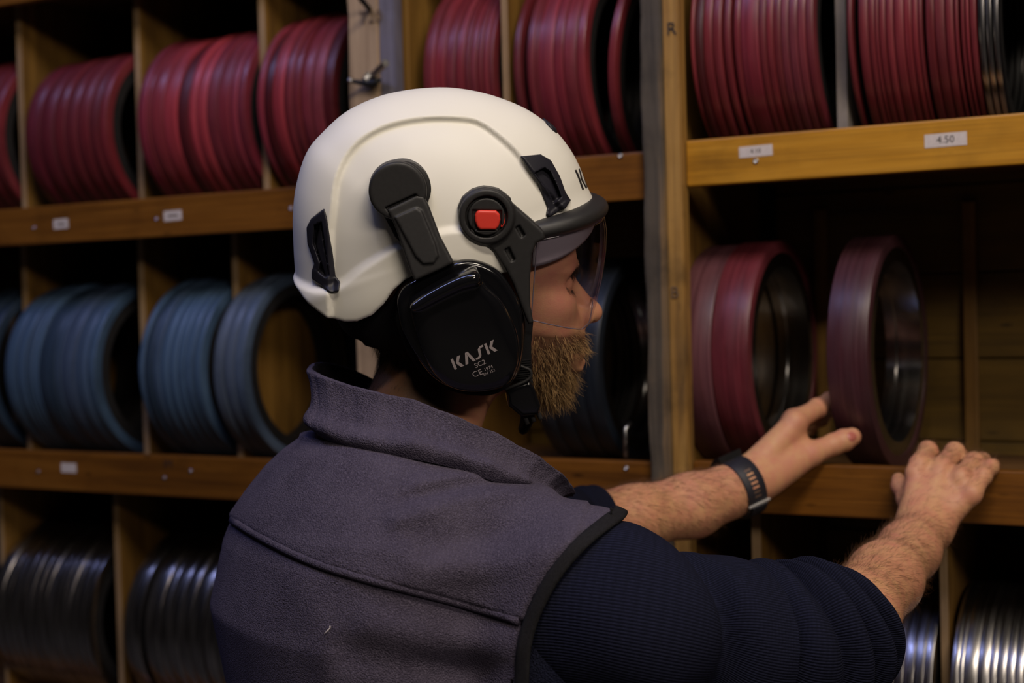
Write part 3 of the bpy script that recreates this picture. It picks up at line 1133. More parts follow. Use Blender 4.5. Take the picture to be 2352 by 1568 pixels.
RARM = Wr((1345, 1330, 1.30, .05), (1620, 1430, 1.33, .050), (1870, 1490, 1.37, .044), (1962, 1412, 1.445, .0425), (2032, 1330, 1.545, .0380), (2088, 1264, 1.635, .0325), (2122, 1222, 1.688, .0295))
RFING = {
    'index': Wr((2112, 1066, 1.728, .0120), (2131, 1035, 1.765, .0112), (2140, 1046, 1.797, .0098), (2142, 1066, 1.812, .0085)),
    'middle': Wr((2165, 1070, 1.728, .0125), (2193, 1038, 1.765, .0115), (2206, 1050, 1.80, .0100), (2206, 1068, 1.815, .0087)),
    'ring': Wr((2208, 1094, 1.703, .0120), (2238, 1060, 1.745, .0110), (2256, 1058, 1.785, .0096), (2259, 1074, 1.80, .0084)),
    'pinky': Wr((2234, 1130, 1.687, .0112), (2258, 1093, 1.704, .0098), (2275, 1073, 1.726, .0090), (2282, 1067, 1.746, .0078)),
    'thumb': Wr((2098, 1190, 1.705, .0150), (2084, 1145, 1.738, .0120), (2068, 1116, 1.760, .0100), (2064, 1102, 1.768, .0090)),
}
RPALM = [Wr((2098, 1208, 1.690, .0205), (2112, 1070, 1.732, .0125)), Wr((2118, 1205, 1.688, .021), (2163, 1074, 1.722, .0130)),
         Wr((2135, 1205, 1.690, .0205), (2206, 1100, 1.710, .0125)), Wr((2150, 1205, 1.695, .019), (2230, 1134, 1.690, .0120)),
         Wr((2148, 1200, 1.697, .022), (2175, 1140, 1.715, .017))]
LARM = Wr((1010, 1190, 1.58, .05), (1200, 1225, 1.63, .044), (1330, 1208, 1.69, .0385), (1460, 1188, 1.725, .0370), (1590, 1160, 1.765, .0375), (1670, 1130, 1.785, .0305), (1722, 1106, 1.797, .027))
LFING = {
    'index': Wr((1826, 968, 1.825, .0135), (1878, 937, 1.872, .0122), (1905, 920, 1.897, .0105), (1928, 905, 1.92, .0092)),
    'middle': Wr((1822, 962, 1.845, .0130), (1872, 950, 1.90, .0115), (1902, 940, 1.93, .0100), (1925, 928, 1.955, .009)),
    'ring': Wr((1818, 972, 1.865, .0125), (1862, 968, 1.92, .011), (1885, 962, 1.945, .0098), (1900, 950, 1.965, .0088)),
    'pinky': Wr((1806, 990, 1.875, .0115), (1840, 990, 1.92, .0098), (1858, 985, 1.94, .0088), (1868, 975, 1.955, .008)),
    'thumb': Wr((1770, 1092, 1.805, .0225), (1862, 1042, 1.825, .0155), (1915, 1020, 1.834, .0130), (1938, 1011, 1.837, .0132), (1957, 1003, 1.84, .0118)),
}
LPALM = [Wr((1722, 1090, 1.80, .0235), (1826, 972, 1.828, .0150)), Wr((1725, 1098, 1.815, .022), (1822, 968, 1.848, .0140)),
         Wr((1732, 1106, 1.812, .021), (1818, 978, 1.868, .0130)), Wr((1735, 1112, 1.812, .019), (1808, 994, 1.876, .012)),
         Wr((1745, 1106, 1.799, .0235), (1835, 1045, 1.828, .0165)), Wr((1800, 1060, 1.82, .018), (1830, 1000, 1.832, .0125))]


def hand_fn(p, arm, palm, fing, kw=0.016):
    f = chain_fn(p, arm, 0.018)
    g = None
    for c in palm:
        q = chain_fn(p, c)
        g = q if g is None else smin(g, q, 0.010)
    f = smin(f, g, kw)
    for k, c in fing.items():
        q = chain_fn(p, c, 0.0045)
        for (a, ra) in c[1:-1]:                   # knuckles
            q = smin(q, np.linalg.norm(p - a, axis=1) - ra * 1.02, 0.004)
        f = smin(f, q, 0.0065 if k != 'thumb' else 0.011)
    return f


def rhand(p):
    f = hand_fn(p, RARM, RPALM, RFING)
    for (x, y, d, rr) in ((2098, 1085, 1.722, .010), (2158, 1082, 1.718, .0105), (2205, 1108, 1.700, .010), (2232, 1140, 1.686, .009), (2150, 1228, 1.665, .010)):
        f = smin(f, np.linalg.norm(p - W(x, y, d), axis=1) - rr * 0.9, 0.008)
    return f


def lhand(p): return hand_fn(p, LARM, LPALM, LFING, 0.014)


def arm_mesh(fn, pts, h):
    P = np.array([a for a, _ in pts])
    return P.min(0) - 0.06, P.max(0) + 0.06


def torso_fn(p):
    f = rcone(p, W(842, 1700, 1.46), W(850, 1250, 1.45), 0.10, 0.10)
    f = smin(f, rcone(p, W(1010, 1200, 1.56), W(1345, 1330, 1.30), .045, .045), 0.06)
    f = smin(f, rcone(p, W(850, 1250, 1.45), W(925, 1040, 1.455), .09, .062), 0.05)
    hip = W(842, 1568, 1.46); 
    c = np.array([hip[0], hip[1], 0.98])
    f = smin(f, rcone(p, W(842, 1700, 1.46), c, .10, .11), 0.05)
    for sgn in (-1, 1):
        a = c + TR * 0.085 * sgn; a[2] = 0.92
        kn = a + TF * 0.02; kn[2] = 0.50
        an = a + TF * -0.01; an[2] = 0.10
        f = smin(f, rcone(p, a, kn, .078, .055), 0.05)
        f = smin(f, rcone(p, kn, an, .055, .040), 0.03)
    return f


hp = np.array([from_head(np.array([a, b, c])) for a in (-.12, .185) for b in (-.27, .14) for c in (-.1, .1)])
pieces = []
v, q = iso(head_fn, (-.10, -.225, -.10), (.182, .12, .10), 0.0022)
pieces.append((from_head(v), q))
allr = np.array([a for c in [RARM[2:]] + list(RFING.values()) for a, _ in c])
pieces.append(iso(rhand, allr.min(0) - .05, allr.max(0) + .04, 0.0024))
alll = np.array([a for c in [LARM[2:]] + list(LFING.values()) for a, _ in c])
pieces.append(iso(lhand, alll.min(0) - .045, alll.max(0) + .04, 0.0024))
pieces.append(iso(torso_fn, (-.15, -.95, .06), (.62, -.25, 1.50), 0.010))
V = np.concatenate([a for a, _ in pieces])
off = np.cumsum([0] + [len(a) for a, _ in pieces])
Q = np.concatenate([b + o for (a, b), o in zip(pieces, off)])
body = obj('person', V, Q, M['skin'])
tag(body, 'bearded man in white helmet, grey violet fleece vest and navy sweater, reaching to the shelf', 'person')

# beard region as a colour attribute (darker skin under the hair, neck shade painted at the nape)
BEARD = [(1222, 760), (1250, 765), (1290, 770), (1318, 762), (1345, 765), (1352, 800), (1345, 815), (1318, 815), (1318, 835), (1335, 850), (1325, 900), (1290, 935), (1240, 945),
         (1190, 930), (1160, 900), (1205, 850), (1215, 800)]
hv = pieces[0][0]
px, _ = PX(hv)
bd = poly_sdf(px, BEARD)
att = body.data.color_attributes.new('hair_and_shade', 'FLOAT_COLOR', 'POINT')
cc = np.zeros((len(V), 4), np.float32); cc[:, 3] = 1
nape_hair_shade = sstep(-poly_sdf(px, [(780, 690), (1010, 690), (1030, 960), (850, 930), (790, 900)]), -30, 15)  # nape hair tone, widened to paint the neck's shade below the helmet
cc[:len(hv), :3] = np.maximum(sstep(-bd, -14, 14), nape_hair_shade)[:, None] * 0.85
att.data.foreach_set('color', cc.ravel())


# ---------------------------------------------------------------- hair strands
def strands(name, roots, dirs, normals, length, rad, mat, parent, curl=0.3, droop=np.array([0, 0, -1.0]), nseg=4, label=None):
    n = len(roots)
    L = length * (0.6 + 0.8 * RNG.random(n))
    jit = RNG.normal(0, 1, (n, 3))
    d = dirs + 0.28 * jit * curl / 0.3 + normals * 0.35
    d /= np.linalg.norm(d, axis=1)[:, None]
    pts = [roots - normals * 0.001]
    p = roots.copy()
    bend = RNG.normal(0, 1, (n, 3)) * curl
    for k in range(nseg):
        p = p + d * (L / nseg)[:, None]
        pts.append(p.copy())
        d = d + (droop * 0.18 + bend * 0.30 - normals * 0.10)
        d /= np.linalg.norm(d, axis=1)[:, None]
    pts = np.stack(pts, 1)                               # n, nseg+1, 3
    t = pts[:, -1] - pts[:, 0]
    t /= np.linalg.norm(t, axis=1)[:, None]
    u = np.cross(t, np.array([0.31, 0.22, 0.92])); u /= np.linalg.norm(u, axis=1)[:, None] + 1e-9
    w = np.cross(t, u)
    V = []
    m = nseg + 1
    for k in range(m):
        rr = rad * (1 - 0.75 * k / nseg)
        for a in range(3):
            V.append(pts[:, k] + rr * (cos(2.0944 * a) * u + sin(2.0944 * a) * w))
    V = np.stack(V, 1).reshape(-1, 3)
    base = (np.arange(n) * m * 3)[:, None, None]
    fs = []
    for k in range(nseg):
        for a in range(3):
            b2 = (a + 1) % 3
            fs.append([k * 3 + a, k * 3 + b2, (k + 1) * 3 + b2, (k + 1) * 3 + a])
    Q = (base + np.array(fs)[None]).reshape(-1, 4)
    o = obj(name, V, Q, mat, parent)
    o['kind'] = 'stuff'
    if label: o['label'] = label
    return o


def surf_pick(piece, mask_fn, n, fnw):
    """random surface points of a mesh piece where mask_fn(pixel, points) holds"""
    v, q = piece
    c = v[q].mean(1)
    nr = np.cross(v[q[:, 2]] - v[q[:, 0]], v[q[:, 3]] - v[q[:, 1]])
    nr /= np.linalg.norm(nr, axis=1)[:, None] + 1e-12
    w = mask_fn(PX(c)[0], c, nr)
    w = w / w.sum()
    idx = RNG.choice(len(c), n, p=w)
    k = RNG.random((n, 2))
    a = v[q[idx]]
    p = (a[:, 0] * (1 - k[:, :1]) + a[:, 1] * k[:, :1]) * (1 - k[:, 1:]) + (a[:, 3] * (1 - k[:, :1]) + a[:, 2] * k[:, :1]) * k[:, 1:]
    return p, nr[idx]


hw = pieces[0]
# flip check: normals should point outwards
_c = hw[0][hw[1]].mean(1)
_n = np.cross(hw[0][hw[1][:, 2]] - hw[0][hw[1][:, 0]], hw[0][hw[1][:, 3]] - hw[0][hw[1][:, 1]])
SGN = 1.0 if (((_c - HO) * _n).sum(1) > 0).mean() > 0.5 else -1.0


def beard_mask(pix, c, nr):
    q = to_head(c)
    m = sstep(-poly_sdf(pix, BEARD), -8, 34)
    far = q[:, 2] < -0.005
    qm = q.copy(); qm[:, 2] = np.abs(qm[:, 2])
    pm, _ = PX(from_head(qm))
    m = np.where(far, sstep(-poly_sdf(pm, BEARD), -6, 10) * 0.6, m)
    lips = sstep(line_dist(np.stack([q[:, 0], q[:, 1]], 1), np.array([HL(1350, 822), HL(1316, 824)])), 0.003, 0.006)
    return m * lips + 1e-9


p, nr = surf_pick(hw, beard_mask, 5600, None)
nr = nr * SGN
q = to_head(p)
dn = np.tile(-HT * 0.9 + HS * 0.26, (len(p), 1))
mo = sstep(q[:, 1], HL(1340, 815)[1], HL(1340, 800)[1]) * sstep(q[:, 0], HL(1285, 800)[0], HL(1310, 800)[0])
dn = dn * (1 - mo[:, None]) + mo[:, None] * (HS * 0.55 - HT * 0.8 + HRr * (np.sign(q[:, 2]) * 0.25)[:, None])
low = sstep(-q[:, 1], -HL(1300, 830)[1], -HL(1300, 900)[1])
Lb = 0.0120 + 0.0040 * low - 0.002 * mo
k_ = RNG.random(len(p)) < 0.5
for sel, mm, rr in ((k_, 'beard', 0.00020), (~k_, 'beard_dark', 0.00017)):
    strands('beard', p[sel], dn[sel], nr[sel], Lb[sel] * (1.08 if mm == 'beard' else 0.85), rr, M[mm], body, 0.36, droop=-HT * 0.6 + HS * 0.25, label='golden brown full beard and moustache')
for side in (1, -1):
    a = np.linspace(0, 1, 220)
    base = np.array([HP(1312 - 38 * t, 613 + 8 * t + RNG.normal(0, 3.2), side * (0.012 + 0.036 * t)) for t in a])
    base[:, 0] += 0.002
    # push on to the surface
    for _ in range(6):
        g = grad(head_fn, base, 0.0005); f = head_fn(base)
        base = base - np.clip(f / ((g ** 2).sum(1) + 1e-3), -.004, .004)[:, None] * g
    gn = g / (np.linalg.norm(g, axis=1)[:, None] + 1e-9)
    dirs = np.tile(-HS * 0.35 + HT * 0.1, (len(base), 1)) + HRr * side * 0.5 - HT * 0.15
    strands('eyebrow', from_head(base), dirs, gn @ HM, np.full(len(base), 0.010), 0.00028, M['lash'], body, 0.2)
    a = np.linspace(0, 1, 60)
    base = np.array([HP(1297 - 28 * t, 663 + 2 * t, side * (0.024 + 0.020 * t)) for t in a])
    for _ in range(6):
        g = grad(head_fn, base, 0.0005); f = head_fn(base)
        base = base - np.clip(f / ((g ** 2).sum(1) + 1e-3), -.004, .004)[:, None] * g
    gn = g / (np.linalg.norm(g, axis=1)[:, None] + 1e-9)
    strands('eyelashes', from_head(base), np.tile(HS * 0.6 - HT * 0.5, (60, 1)), gn @ HM, np.full(60, 0.009), 0.00022, M['lash'], body, 0.1)
# short hair at the nape
p, nr = surf_pick(hw, lambda pix, c, n_: sstep(-poly_sdf(pix, [(780, 690), (1000, 690), (1015, 920), (850, 915), (790, 900)]), -10, 20) + 1e-9, 4200, None)
strands('nape_hair', p, np.tile(-HT - 0.2 * HS, (len(p), 1)), nr * SGN, np.full(len(p), 0.012), 0.00016, M['lash'], body, 0.15)


def arm_hair(piece, ax_pts, n, u0, u1, name):
    A = np.array([a for a, _ in ax_pts])
    ax = A[-1] - A[0]; ln = np.linalg.norm(ax); ax = ax / ln
    def mk(pix, c, nr_):
        u = ((c - A[0]) @ ax) / ln
        return sstep(u, u0 - 0.03, u0) * sstep(-u, -u1 - 0.1, -u1) * (0.35 + 0.65 * ((nr_ * SGN) @ np.array([0, 0, 1.0]) > -0.5)) + 1e-9
    p, nr = surf_pick(piece, mk, n, None)
    u, v, _ = frame_from(ax)
    dirs = np.tile(ax * 0.7, (n, 1)) + np.cross(np.tile(ax, (n, 1)), nr * SGN) * 0.45
    strands(name, p, dirs, nr * SGN, np.full(n, 0.0125), 0.000125, M['arm_hair'], body, 0.22, droop=np.array([0, 0, -0.4]))


arm_hair(pieces[1], RARM[3:], 5200, -0.25, 1.5, 'forearm_hair')
arm_hair(pieces[2], LARM[3:], 3000, -0.3, 0.92, 'forearm_hair')


# finger nails
def nail(fn, px, py, d0, d1, ang, ln, wd, parent=body):
    c = hit(fn, px, py, d0, d1)
    if c is None: return
    g = grad(fn, c[None], 0.001)[0]; g /= np.linalg.norm(g)
    a = cos(ang) * RT + sin(ang) * UP
    a = a - g * (a @ g); a /= np.linalg.norm(a)
    b = np.cross(g, a)
    V = []
    n = 9
    for i in range(n):
        for j in range(n):
            x, y = -1 + 2 * i / (n - 1), -1 + 2 * j / (n - 1)
            xx, yy = x * sqrt(1 - y * y / 2.3), y * sqrt(1 - x * x / 2.3)
            p = c + a * xx * ln + b * yy * wd
            V.append(p)
    V = np.array(V)
    for _ in range(3): 
        gg = grad(fn, V, 0.0008)
        V = V - (fn(V) / ((gg ** 2).sum(1) + 1e-6))[:, None] * gg
    Fc = [(i * n + j, (i + 1) * n + j, (i + 1) * n + j + 1, i * n + j + 1) for i in range(n - 1) for j in range(n - 1)]
    e = np.array([max(abs(-1 + 2 * (k // n) / (n - 1)), abs(-1 + 2 * (k % n) / (n - 1))) for k in range(n * n)])
    V = V + g * (0.0012 * (1 - e ** 4) + 0.0001)[:, None]
    obj('fingernail', V, Fc, M['nail'], parent)


nail(lhand, 1957, 1002, 1.76, 1.90, radians(22), 0.0072, 0.0068)

# lips
# ---------------------------------------------------------------- fleece vest
SEC = np.array([  # row, centre x, half depth, half width
    (1900, 880, .120, .175), (1750, 868, .120, .18), (1568, 841, .128, .200), (1400, 818, .132, .215), (1250, 842, .128, .215), (1190, 852, .122, .208),
    (1130, 864, .112, .185), (1070, 872, .100, .150), (1030, 888, .094, .122), (1000, 908, .088, .10)])
_zz = np.array([W(cx, y, DH)[2] for y, cx, a, b in SEC])
_cc = np.array([W(cx, y, DH)[:2] for y, cx, a, b in SEC])
_o = np.argsort(_zz)
SZ, SC, SAB = _zz[_o], _cc[_o], SEC[_o][:, 2:]
SH_A, SH_B = W(1060, 1235, 1.42), W(1345, 1350, 1.30)
ARMHOLE = spline([(1450, 1120), (1425, 1165), (1388, 1192), (1335, 1230), (1292, 1275), (1255, 1322), (1226, 1372), (1205, 1425), (1192, 1485), (1186, 1568), (1184, 1700), (1200, 1900)], 60)
CUT = np.concatenate([ARMHOLE, [(2300, 1900), (2300, 1120)]])
FOLDS = [  # pixel polyline, height, width in pixels
    ([(1262, 1120), (1200, 1122), (1128, 1131), (1023, 1154), (913, 1190)], .0062, 26),
    ([(1260, 1082), (1152, 1084), (1056, 1092), (960, 1108)], .0045, 20),
    ([(1215, 1103), (1120, 1108), (1030, 1122), (930, 1148)], -.0045, 16),
    ([(1330, 1190), (1200, 1215), (1080, 1240), (980, 1262)], -.005, 36),
    ([(1300, 1240), (1180, 1290), (1060, 1300), (960, 1290)], .004, 40),
    ([(700, 1030), (640, 1100), (590, 1180)], .003, 30),
    ([(1150, 1480), (1000, 1470), (850, 1440)], .0035, 46),
    ([(1160, 1540), (1000, 1530), (800, 1500)], -.0035, 40),
    ([(690, 1350), (740, 1450), (760, 1568)], .003, 45),
]


def vest_solid(p):
    z = p[:, 2]
    cx = np.interp(z, SZ, SC[:, 0]); cy = np.interp(z, SZ, SC[:, 1])
    a = np.interp(z, SZ, SAB[:, 0]); b = np.interp(z, SZ, SAB[:, 1])
    dx, dy = p[:, 0] - cx, p[:, 1] - cy
    u = dx * TF[0] + dy * TF[1]; v = dx * TR[0] + dy * TR[1]
    k0 = ((np.abs(u) / a) ** 2.3 + (np.abs(v) / b) ** 2.3) ** (1 / 2.3)
    f = (k0 - 1) * np.minimum(a, b) * 0.95
    f = np.maximum(f, z - SZ[-1])
    f = smin(f, rcone(p, SH_A, SH_B, .060, .066), 0.045)
    f = smin(f, rcone(p, SH_B, W(1290, 1520, 1.30), .066, .07), 0.04)
    lA, lB = W(880, 1090, 1.53), W(1010, 1200, 1.60)
    f = smin(f, rcone(p, lA + np.array([0, 0, -.03]), lB, .055, .06), 0.05)
    pix, _ = PX(p)
    for pl, h, w in FOLDS:
        d = line_dist(pix, pl)
        f = f - h * np.exp(-(d / w) ** 2)
    # panel below the yoke sits a little lower
    return f


YOKE = spline([(440, 1128), (522, 1186), (617, 1242), (727, 1293), (842, 1328), (937, 1352), (1056, 1383), (1192, 1424), (1260, 1445)], 50)
YOKE_UP = np.concatenate([YOKE, [(1500, 700), (300, 700)]])


def vest_fn(p):
    f = vest_solid(p)
    pix, _ = PX(p)
    f = f - 0.0035 * sstep(-poly_sdf(pix, YOKE_UP), -5, 7)
    right = ((p - SH_A) @ TR > -0.03)
    d = poly_sdf(pix, CUT) * (1.3 / FPX)
    f2 = smax(f, -d, 0.004)
    f = np.where(right, f2, f)
    # left armhole (beyond the body): plane facing along the left arm
    lp = W(1040, 1180, 1.60)
    f = smax(f, (p - lp) @ (-(TR) * 0.75 + TF * 0.5) - 0.02, 0.004)
    return smax(f, 0.93 - p[:, 2], 0.004)


vb_lo, vb_hi = np.array([-.20, -.95, .925]), np.array([.50, -.28, 1.45])
v, q = iso(vest_fn, vb_lo, vb_hi, 0.004)
vest = obj('fleece_vest', v, q, M['fleece'], body)
vest['label'] = 'grey violet fleece vest with yoke seam'


def binding_fn(p):
    f = vest_solid(p)
    pix, _ = PX(p)
    d = line_dist(pix, BIND) * (1.3 / FPX)
    right = ((p - SH_A) @ TR > -0.03)
    g = smax(np.abs(f - 0.001) - 0.0035, d - 0.0068, 0.003)
    return np.where(right, g, 0.05)


BIND = spline([(1437, 1140), (1424, 1176), (1395, 1198), (1345, 1238), (1302, 1283), (1267, 1330), (1239, 1380), (1217, 1432), (1203, 1490), (1198, 1568), (1196, 1700), (1210, 1850)], 60)
v, q = iso(binding_fn, (.05, -.80, 1.03), (.52, -.5, 1.42), 0.0028, newton=2)
bd_ = obj('armhole_binding', v, q, M['binding'], vest)
bd_['label'] = 'black armhole binding tape'
pts = [hit(vest_solid, x, y, 1.1, 1.7) for x, y in YOKE]
pts = np.array([a for a in pts if a is not None and PX(a)[0][0] < 1205])
V, Fc = tube(pts - (FW * 0.0005), 0.0046, 8)
sm = obj('yoke_seam', V, Fc, M['fleece'], vest)

# collar: closed loop of stations, base and rolled top
CT = np.array([W(*a) for a in ((716, 850, 1.445), (745, 868, 1.415), (840, 899, 1.385), (950, 925, 1.37), (1050, 964, 1.362), (1150, 1008, 1.366), (1240, 1058, 1.385), (1295, 1098, 1.415), (1312, 1128, 1.45))])
CB = np.array([W(*a) for a in ((716, 990, 1.42), (748, 1012, 1.385), (840, 1040, 1.355), (950, 1050, 1.335), (1050, 1072, 1.335), (1130, 1098, 1.335), (1195, 1122, 1.352), (1245, 1142, 1.388), (1275, 1158, 1.43))])
CTF = np.array([W(*a) for a in ((1290, 1120, 1.53), (1180, 1050, 1.58), (1050, 985, 1.60), (930, 915, 1.59), (830, 862, 1.56), (765, 840, 1.52), (728, 838, 1.48))])
CBF = np.array([W(*a) for a in ((1265, 1160, 1.53), (1170, 1120, 1.60), (1050, 1080, 1.63), (930, 1050, 1.62), (830, 1020, 1.59), (765, 1000, 1.54), (725, 990, 1.48))])
top = spline(np.concatenate([CT, CTF]), 120, True)
bot = spline(np.concatenate([CB, CBF]), 120, True)
cen = (top.mean(0) + bot.mean(0)) / 2
rows = []
bp = [(0, -.004), (.06, .004), (.14, .0085), (.24, .0085), (.33, .004), (.42, .0005), (.55, 0), (.7, .0005), (.85, .002), (.95, .0045), (1.0, .0055), (1.03, .003), (1.04, -.001), (1.02, -.0048), (.95, -.0055), (.8, -.0058), (.5, -.006), (.2, -.006), (0, -.008)]
for i in range(120):
    tang = top[(i + 1) % 120] - top[i - 1] + bot[(i + 1) % 120] - bot[i - 1]
    upv = top[i] - bot[i]
    n_ = np.cross(tang, upv); n_ /= np.linalg.norm(n_)
    if n_ @ ((top[i] + bot[i]) / 2 - cen) < 0: n_ = -n_
    wv = 0.0012 * sin(i * 0.9) + 0.0008 * sin(i * 2.3)
    rows.append([bot[i] + upv * a + n_ * (o_ + wv * (a > 0.1)) for a, o_ in bp])
rows = np.array(rows)
nk = len(bp)
Fc = [(i * nk + j, ((i + 1) % 120) * nk + j, ((i + 1) % 120) * nk + j + 1, i * nk + j + 1) for i in range(120) for j in range(nk - 1)]
me = mesh_from('collar', rows.reshape(-1, 3), Fc, [M['fleece'], M['fleece_dark']])
me.polygons.foreach_set('material_index', [1 if (k % (nk - 1)) >= 12 else 0 for k in range(len(Fc))])
col_o = bpy.data.objects.new('collar', me)
link(col_o, vest)
sb = col_o.modifiers.new('smooth', 'SUBSURF'); sb.levels = 1; sb.render_levels = 1
col_o['label'] = 'turned up fleece collar with black lining'
# zip tape and slider at the front end of the collar
zp = [W(1318, 1122, 1.445), W(1325, 1102, 1.45), W(1321, 1088, 1.455)]


# ---------------------------------------------------------------- sweater sleeves
def sleeve(name, P, R_, folds, n=190, seg=80, bulges=None):
    P = np.asarray(P); R_ = np.asarray(R_, float)
    c = spline(P, n); r = spline(np.stack([R_, R_ * 0], 1), n)[:, 0]
    t = np.gradient(c, axis=0); t /= np.linalg.norm(t, axis=1)[:, None]
    ln = np.concatenate([[0], np.cumsum(np.linalg.norm(np.diff(c, axis=0), axis=1))]); L = ln[-1]
    u = np.cross(t[0], np.array([0, 0, 1.0])); u /= np.linalg.norm(u)
    cpx = PX(c)[0][:, 0]                               # folds are placed along the sleeve's own centre line
    bl = []
    if bulges:
        xs_ = [float(np.interp(b_[0], cpx, ln)) for b_ in bulges]
        xs_[-1] += 0.03
        bl = [(xs_[k], xs_[k + 1], bulges[k][1]) for k in range(len(xs_) - 1)]
    V = []; UV = []
    rows_ = n
    for i in range(n):
        u = u - t[i] * (u @ t[i]); u /= np.linalg.norm(u)
        w = np.cross(t[i], u)
        for k in range(seg):
            a = 2 * pi * k / seg
            dr = 0.0
            for (fx, amp, wid, tilt, ph) in folds:
                x = ln[i] - float(np.interp(fx, cpx, ln)) - tilt * cos(a - ph)
                dr += amp * math.exp(-(x / wid) ** 2) * (0.65 + 0.35 * cos(a - ph + 1.0))
            if bulges:
                xb = ln[i] - 0.012 * cos(a - 0.4) - 0.004 * sin(2 * a + 0.7)
                for (xa, xc, amp) in bl:
                    if xa <= xb < xc:
                        dr += amp * (abs(sin(pi * (xb - xa) / (xc - xa))) ** 0.75 - 0.60)
            dr += 0.0012 * sin(3 * a + ln[i] * 60) + 0.0008 * sin(5 * a - ln[i] * 110)
            V.append(c[i] + (r[i] + dr) * (cos(a) * u + sin(a) * w))
            UV.append((k / seg, ln[i]))
    # rolled cuff: go inside
    for j, (back, rr) in enumerate(((0.000, 0.93), (-0.004, 0.86), (-0.03, 0.82))):
        for k in range(seg):
            a = 2 * pi * k / seg
            V.append(c[-1] + t[-1] * (back + (0.003 if j == 0 else 0)) + r[-1] * rr * (cos(a) * u + sin(a) * w))
            UV.append((k / seg, L + 0.004 * j))
    m = n + 3
    Fc = []; FU = []
    for i in range(m - 1):
        for k in range(seg):
            k2 = (k + 1) % seg
            Fc.append((i * seg + k, (i + 1) * seg + k, (i + 1) * seg + k2, i * seg + k2))
            ua, ub = k / seg, (k + 1) / seg
            va, vb = UV[i * seg][1], UV[(i + 1) * seg][1]
            FU += [(ua, va), (ua, vb), (ub, vb), (ub, va)]
    me = mesh_from(name, V, Fc, M['knit'])
    uvl = me.uv_layers.new(name='UVMap')
    uvl.data.foreach_set('uv', np.array(FU, np.float32).ravel())
    o = bpy.data.objects.new(name, me)
    link(o, body)
    sb = o.modifiers.new('smooth', 'SUBSURF'); sb.levels = 1; sb.render_levels = 2
    return o


rs = sleeve('sweater_sleeve', [W(1275, 1425, 1.352), W(1350, 1412, 1.302), W(1470, 1425, 1.28), W(1600, 1456, 1.30), W(1720, 1474, 1.325), W(1795, 1482, 1.338), W(1855, 1474, 1.355), W(1908, 1458, 1.375), W(1950, 1438, 1.395)],
            [.076, .080, .0790, .0720, .0715, .0735, .0720, .0650, .0570],
            [(1440, .007, .024, .02, 0.5), (1552, -.023, .015, .025, 0.6), (1640, .004, .028, .02, 0)],
            bulges=[(1716, .016), (1800, .022), (1862, .023), (1908, .021), (1940, .012), (1950, 0)])
rs['label'] = 'navy ribbed knit sleeve pushed up to the elbow'
ls = sleeve('sweater_sleeve', [W(1000, 1195, 1.585), W(1120, 1215, 1.61), W(1240, 1215, 1.65), W(1330, 1208, 1.69), W(1380, 1199, 1.705)], [.060, .057, .053, .0475, .0450],
            [(1150, .004, .02, .01, 0), (1260, .004, .015, .01, 0), (1320, -.004, .008, 0, 0)], n=70, seg=48)

# sweater body seen in the armhole
def sweater_fn(p):
    f = vest_solid(p) + 0.006
    pix, _ = PX(p)
    right = ((p - SH_A) @ TR > 0.0)
    f = np.where(right, smax(f, -(pix[:, 0] - 1150) * (1.3 / FPX), .003), np.maximum(f, .02))
    return smax(f, 1.0 - p[:, 2], .004)


M['knit_plain'] = m_fleece('navy_knit_plain', srgb(20, 22, 36), srgb(34, 36, 56), 500, 0.6)
v, q = iso(sweater_fn, (.05, -.82, .99), (.52, -.4, 1.42), 0.006)
obj('sweater_body', v, q, M['knit_plain'], body)

# a loose thread at the armhole, a bit of lint on the back
V, Fc = tube(spline([W(1398, 1186, 1.27), W(1404, 1176, 1.268), W(1402, 1166, 1.268), W(1408, 1172, 1.268)], 12), .0008, 5)
obj('loose_thread', V, Fc, M['binding'], vest)
lc = hit(vest_solid, 753, 1447, 1.0, 1.6) - FW * .001
V, Fc = tube([lc - RT * .003 - UP * .003, lc, lc + RT * .0022 + UP * .0025, lc + RT * .002 + UP * .004], .0006, 5)
obj('lint', V, Fc, M['paper'], vest)

# trousers and boots below the frame
hipc = W(842, 1568, 1.46)


def trouser_fn(p):
    c = np.array([hipc[0], hipc[1], 0.98])
    f = rcone(p, c, c + np.array([0, 0, .06]), .128, .128)
    for sgn in (-1, 1):
        a = c + TR * 0.085 * sgn; a[2] = 0.90
        kn = a + TF * 0.02; kn[2] = 0.50
        an = a + TF * -0.01; an[2] = 0.09
        f = smin(f, smin(rcone(p, a, kn, .095, .072), rcone(p, kn, an, .072, .062), .03), 0.03)
    return smax(f, p[:, 2] - 1.06, 0.005)


v, q = iso(trouser_fn, (-.2, -.95, .02), (.6, -.25, 1.07), 0.010)
obj('trousers', v, q, M['trouser'], body)
for sgn in (-1, 1):
    a = np.array([hipc[0], hipc[1], 0]) + TR * 0.085 * sgn
    def boot_fn(p, a=a):
        f = rcone(p, a + np.array([0, 0, .05]), a + TF * 0.15 + np.array([0, 0, .035]), .048, .042)
        f = smin(f, rcone(p, a + np.array([0, 0, .05]), a + np.array([0, 0, .14]), .05, .055), .03)
        return smax(f, -p[:, 2], 0.004)
    v, q = iso(boot_fn, a + np.array([-.22, -.22, -.01]), a + np.array([.25, .25, .21]), 0.008)
    obj('boot', v, q, M['boot'], body)

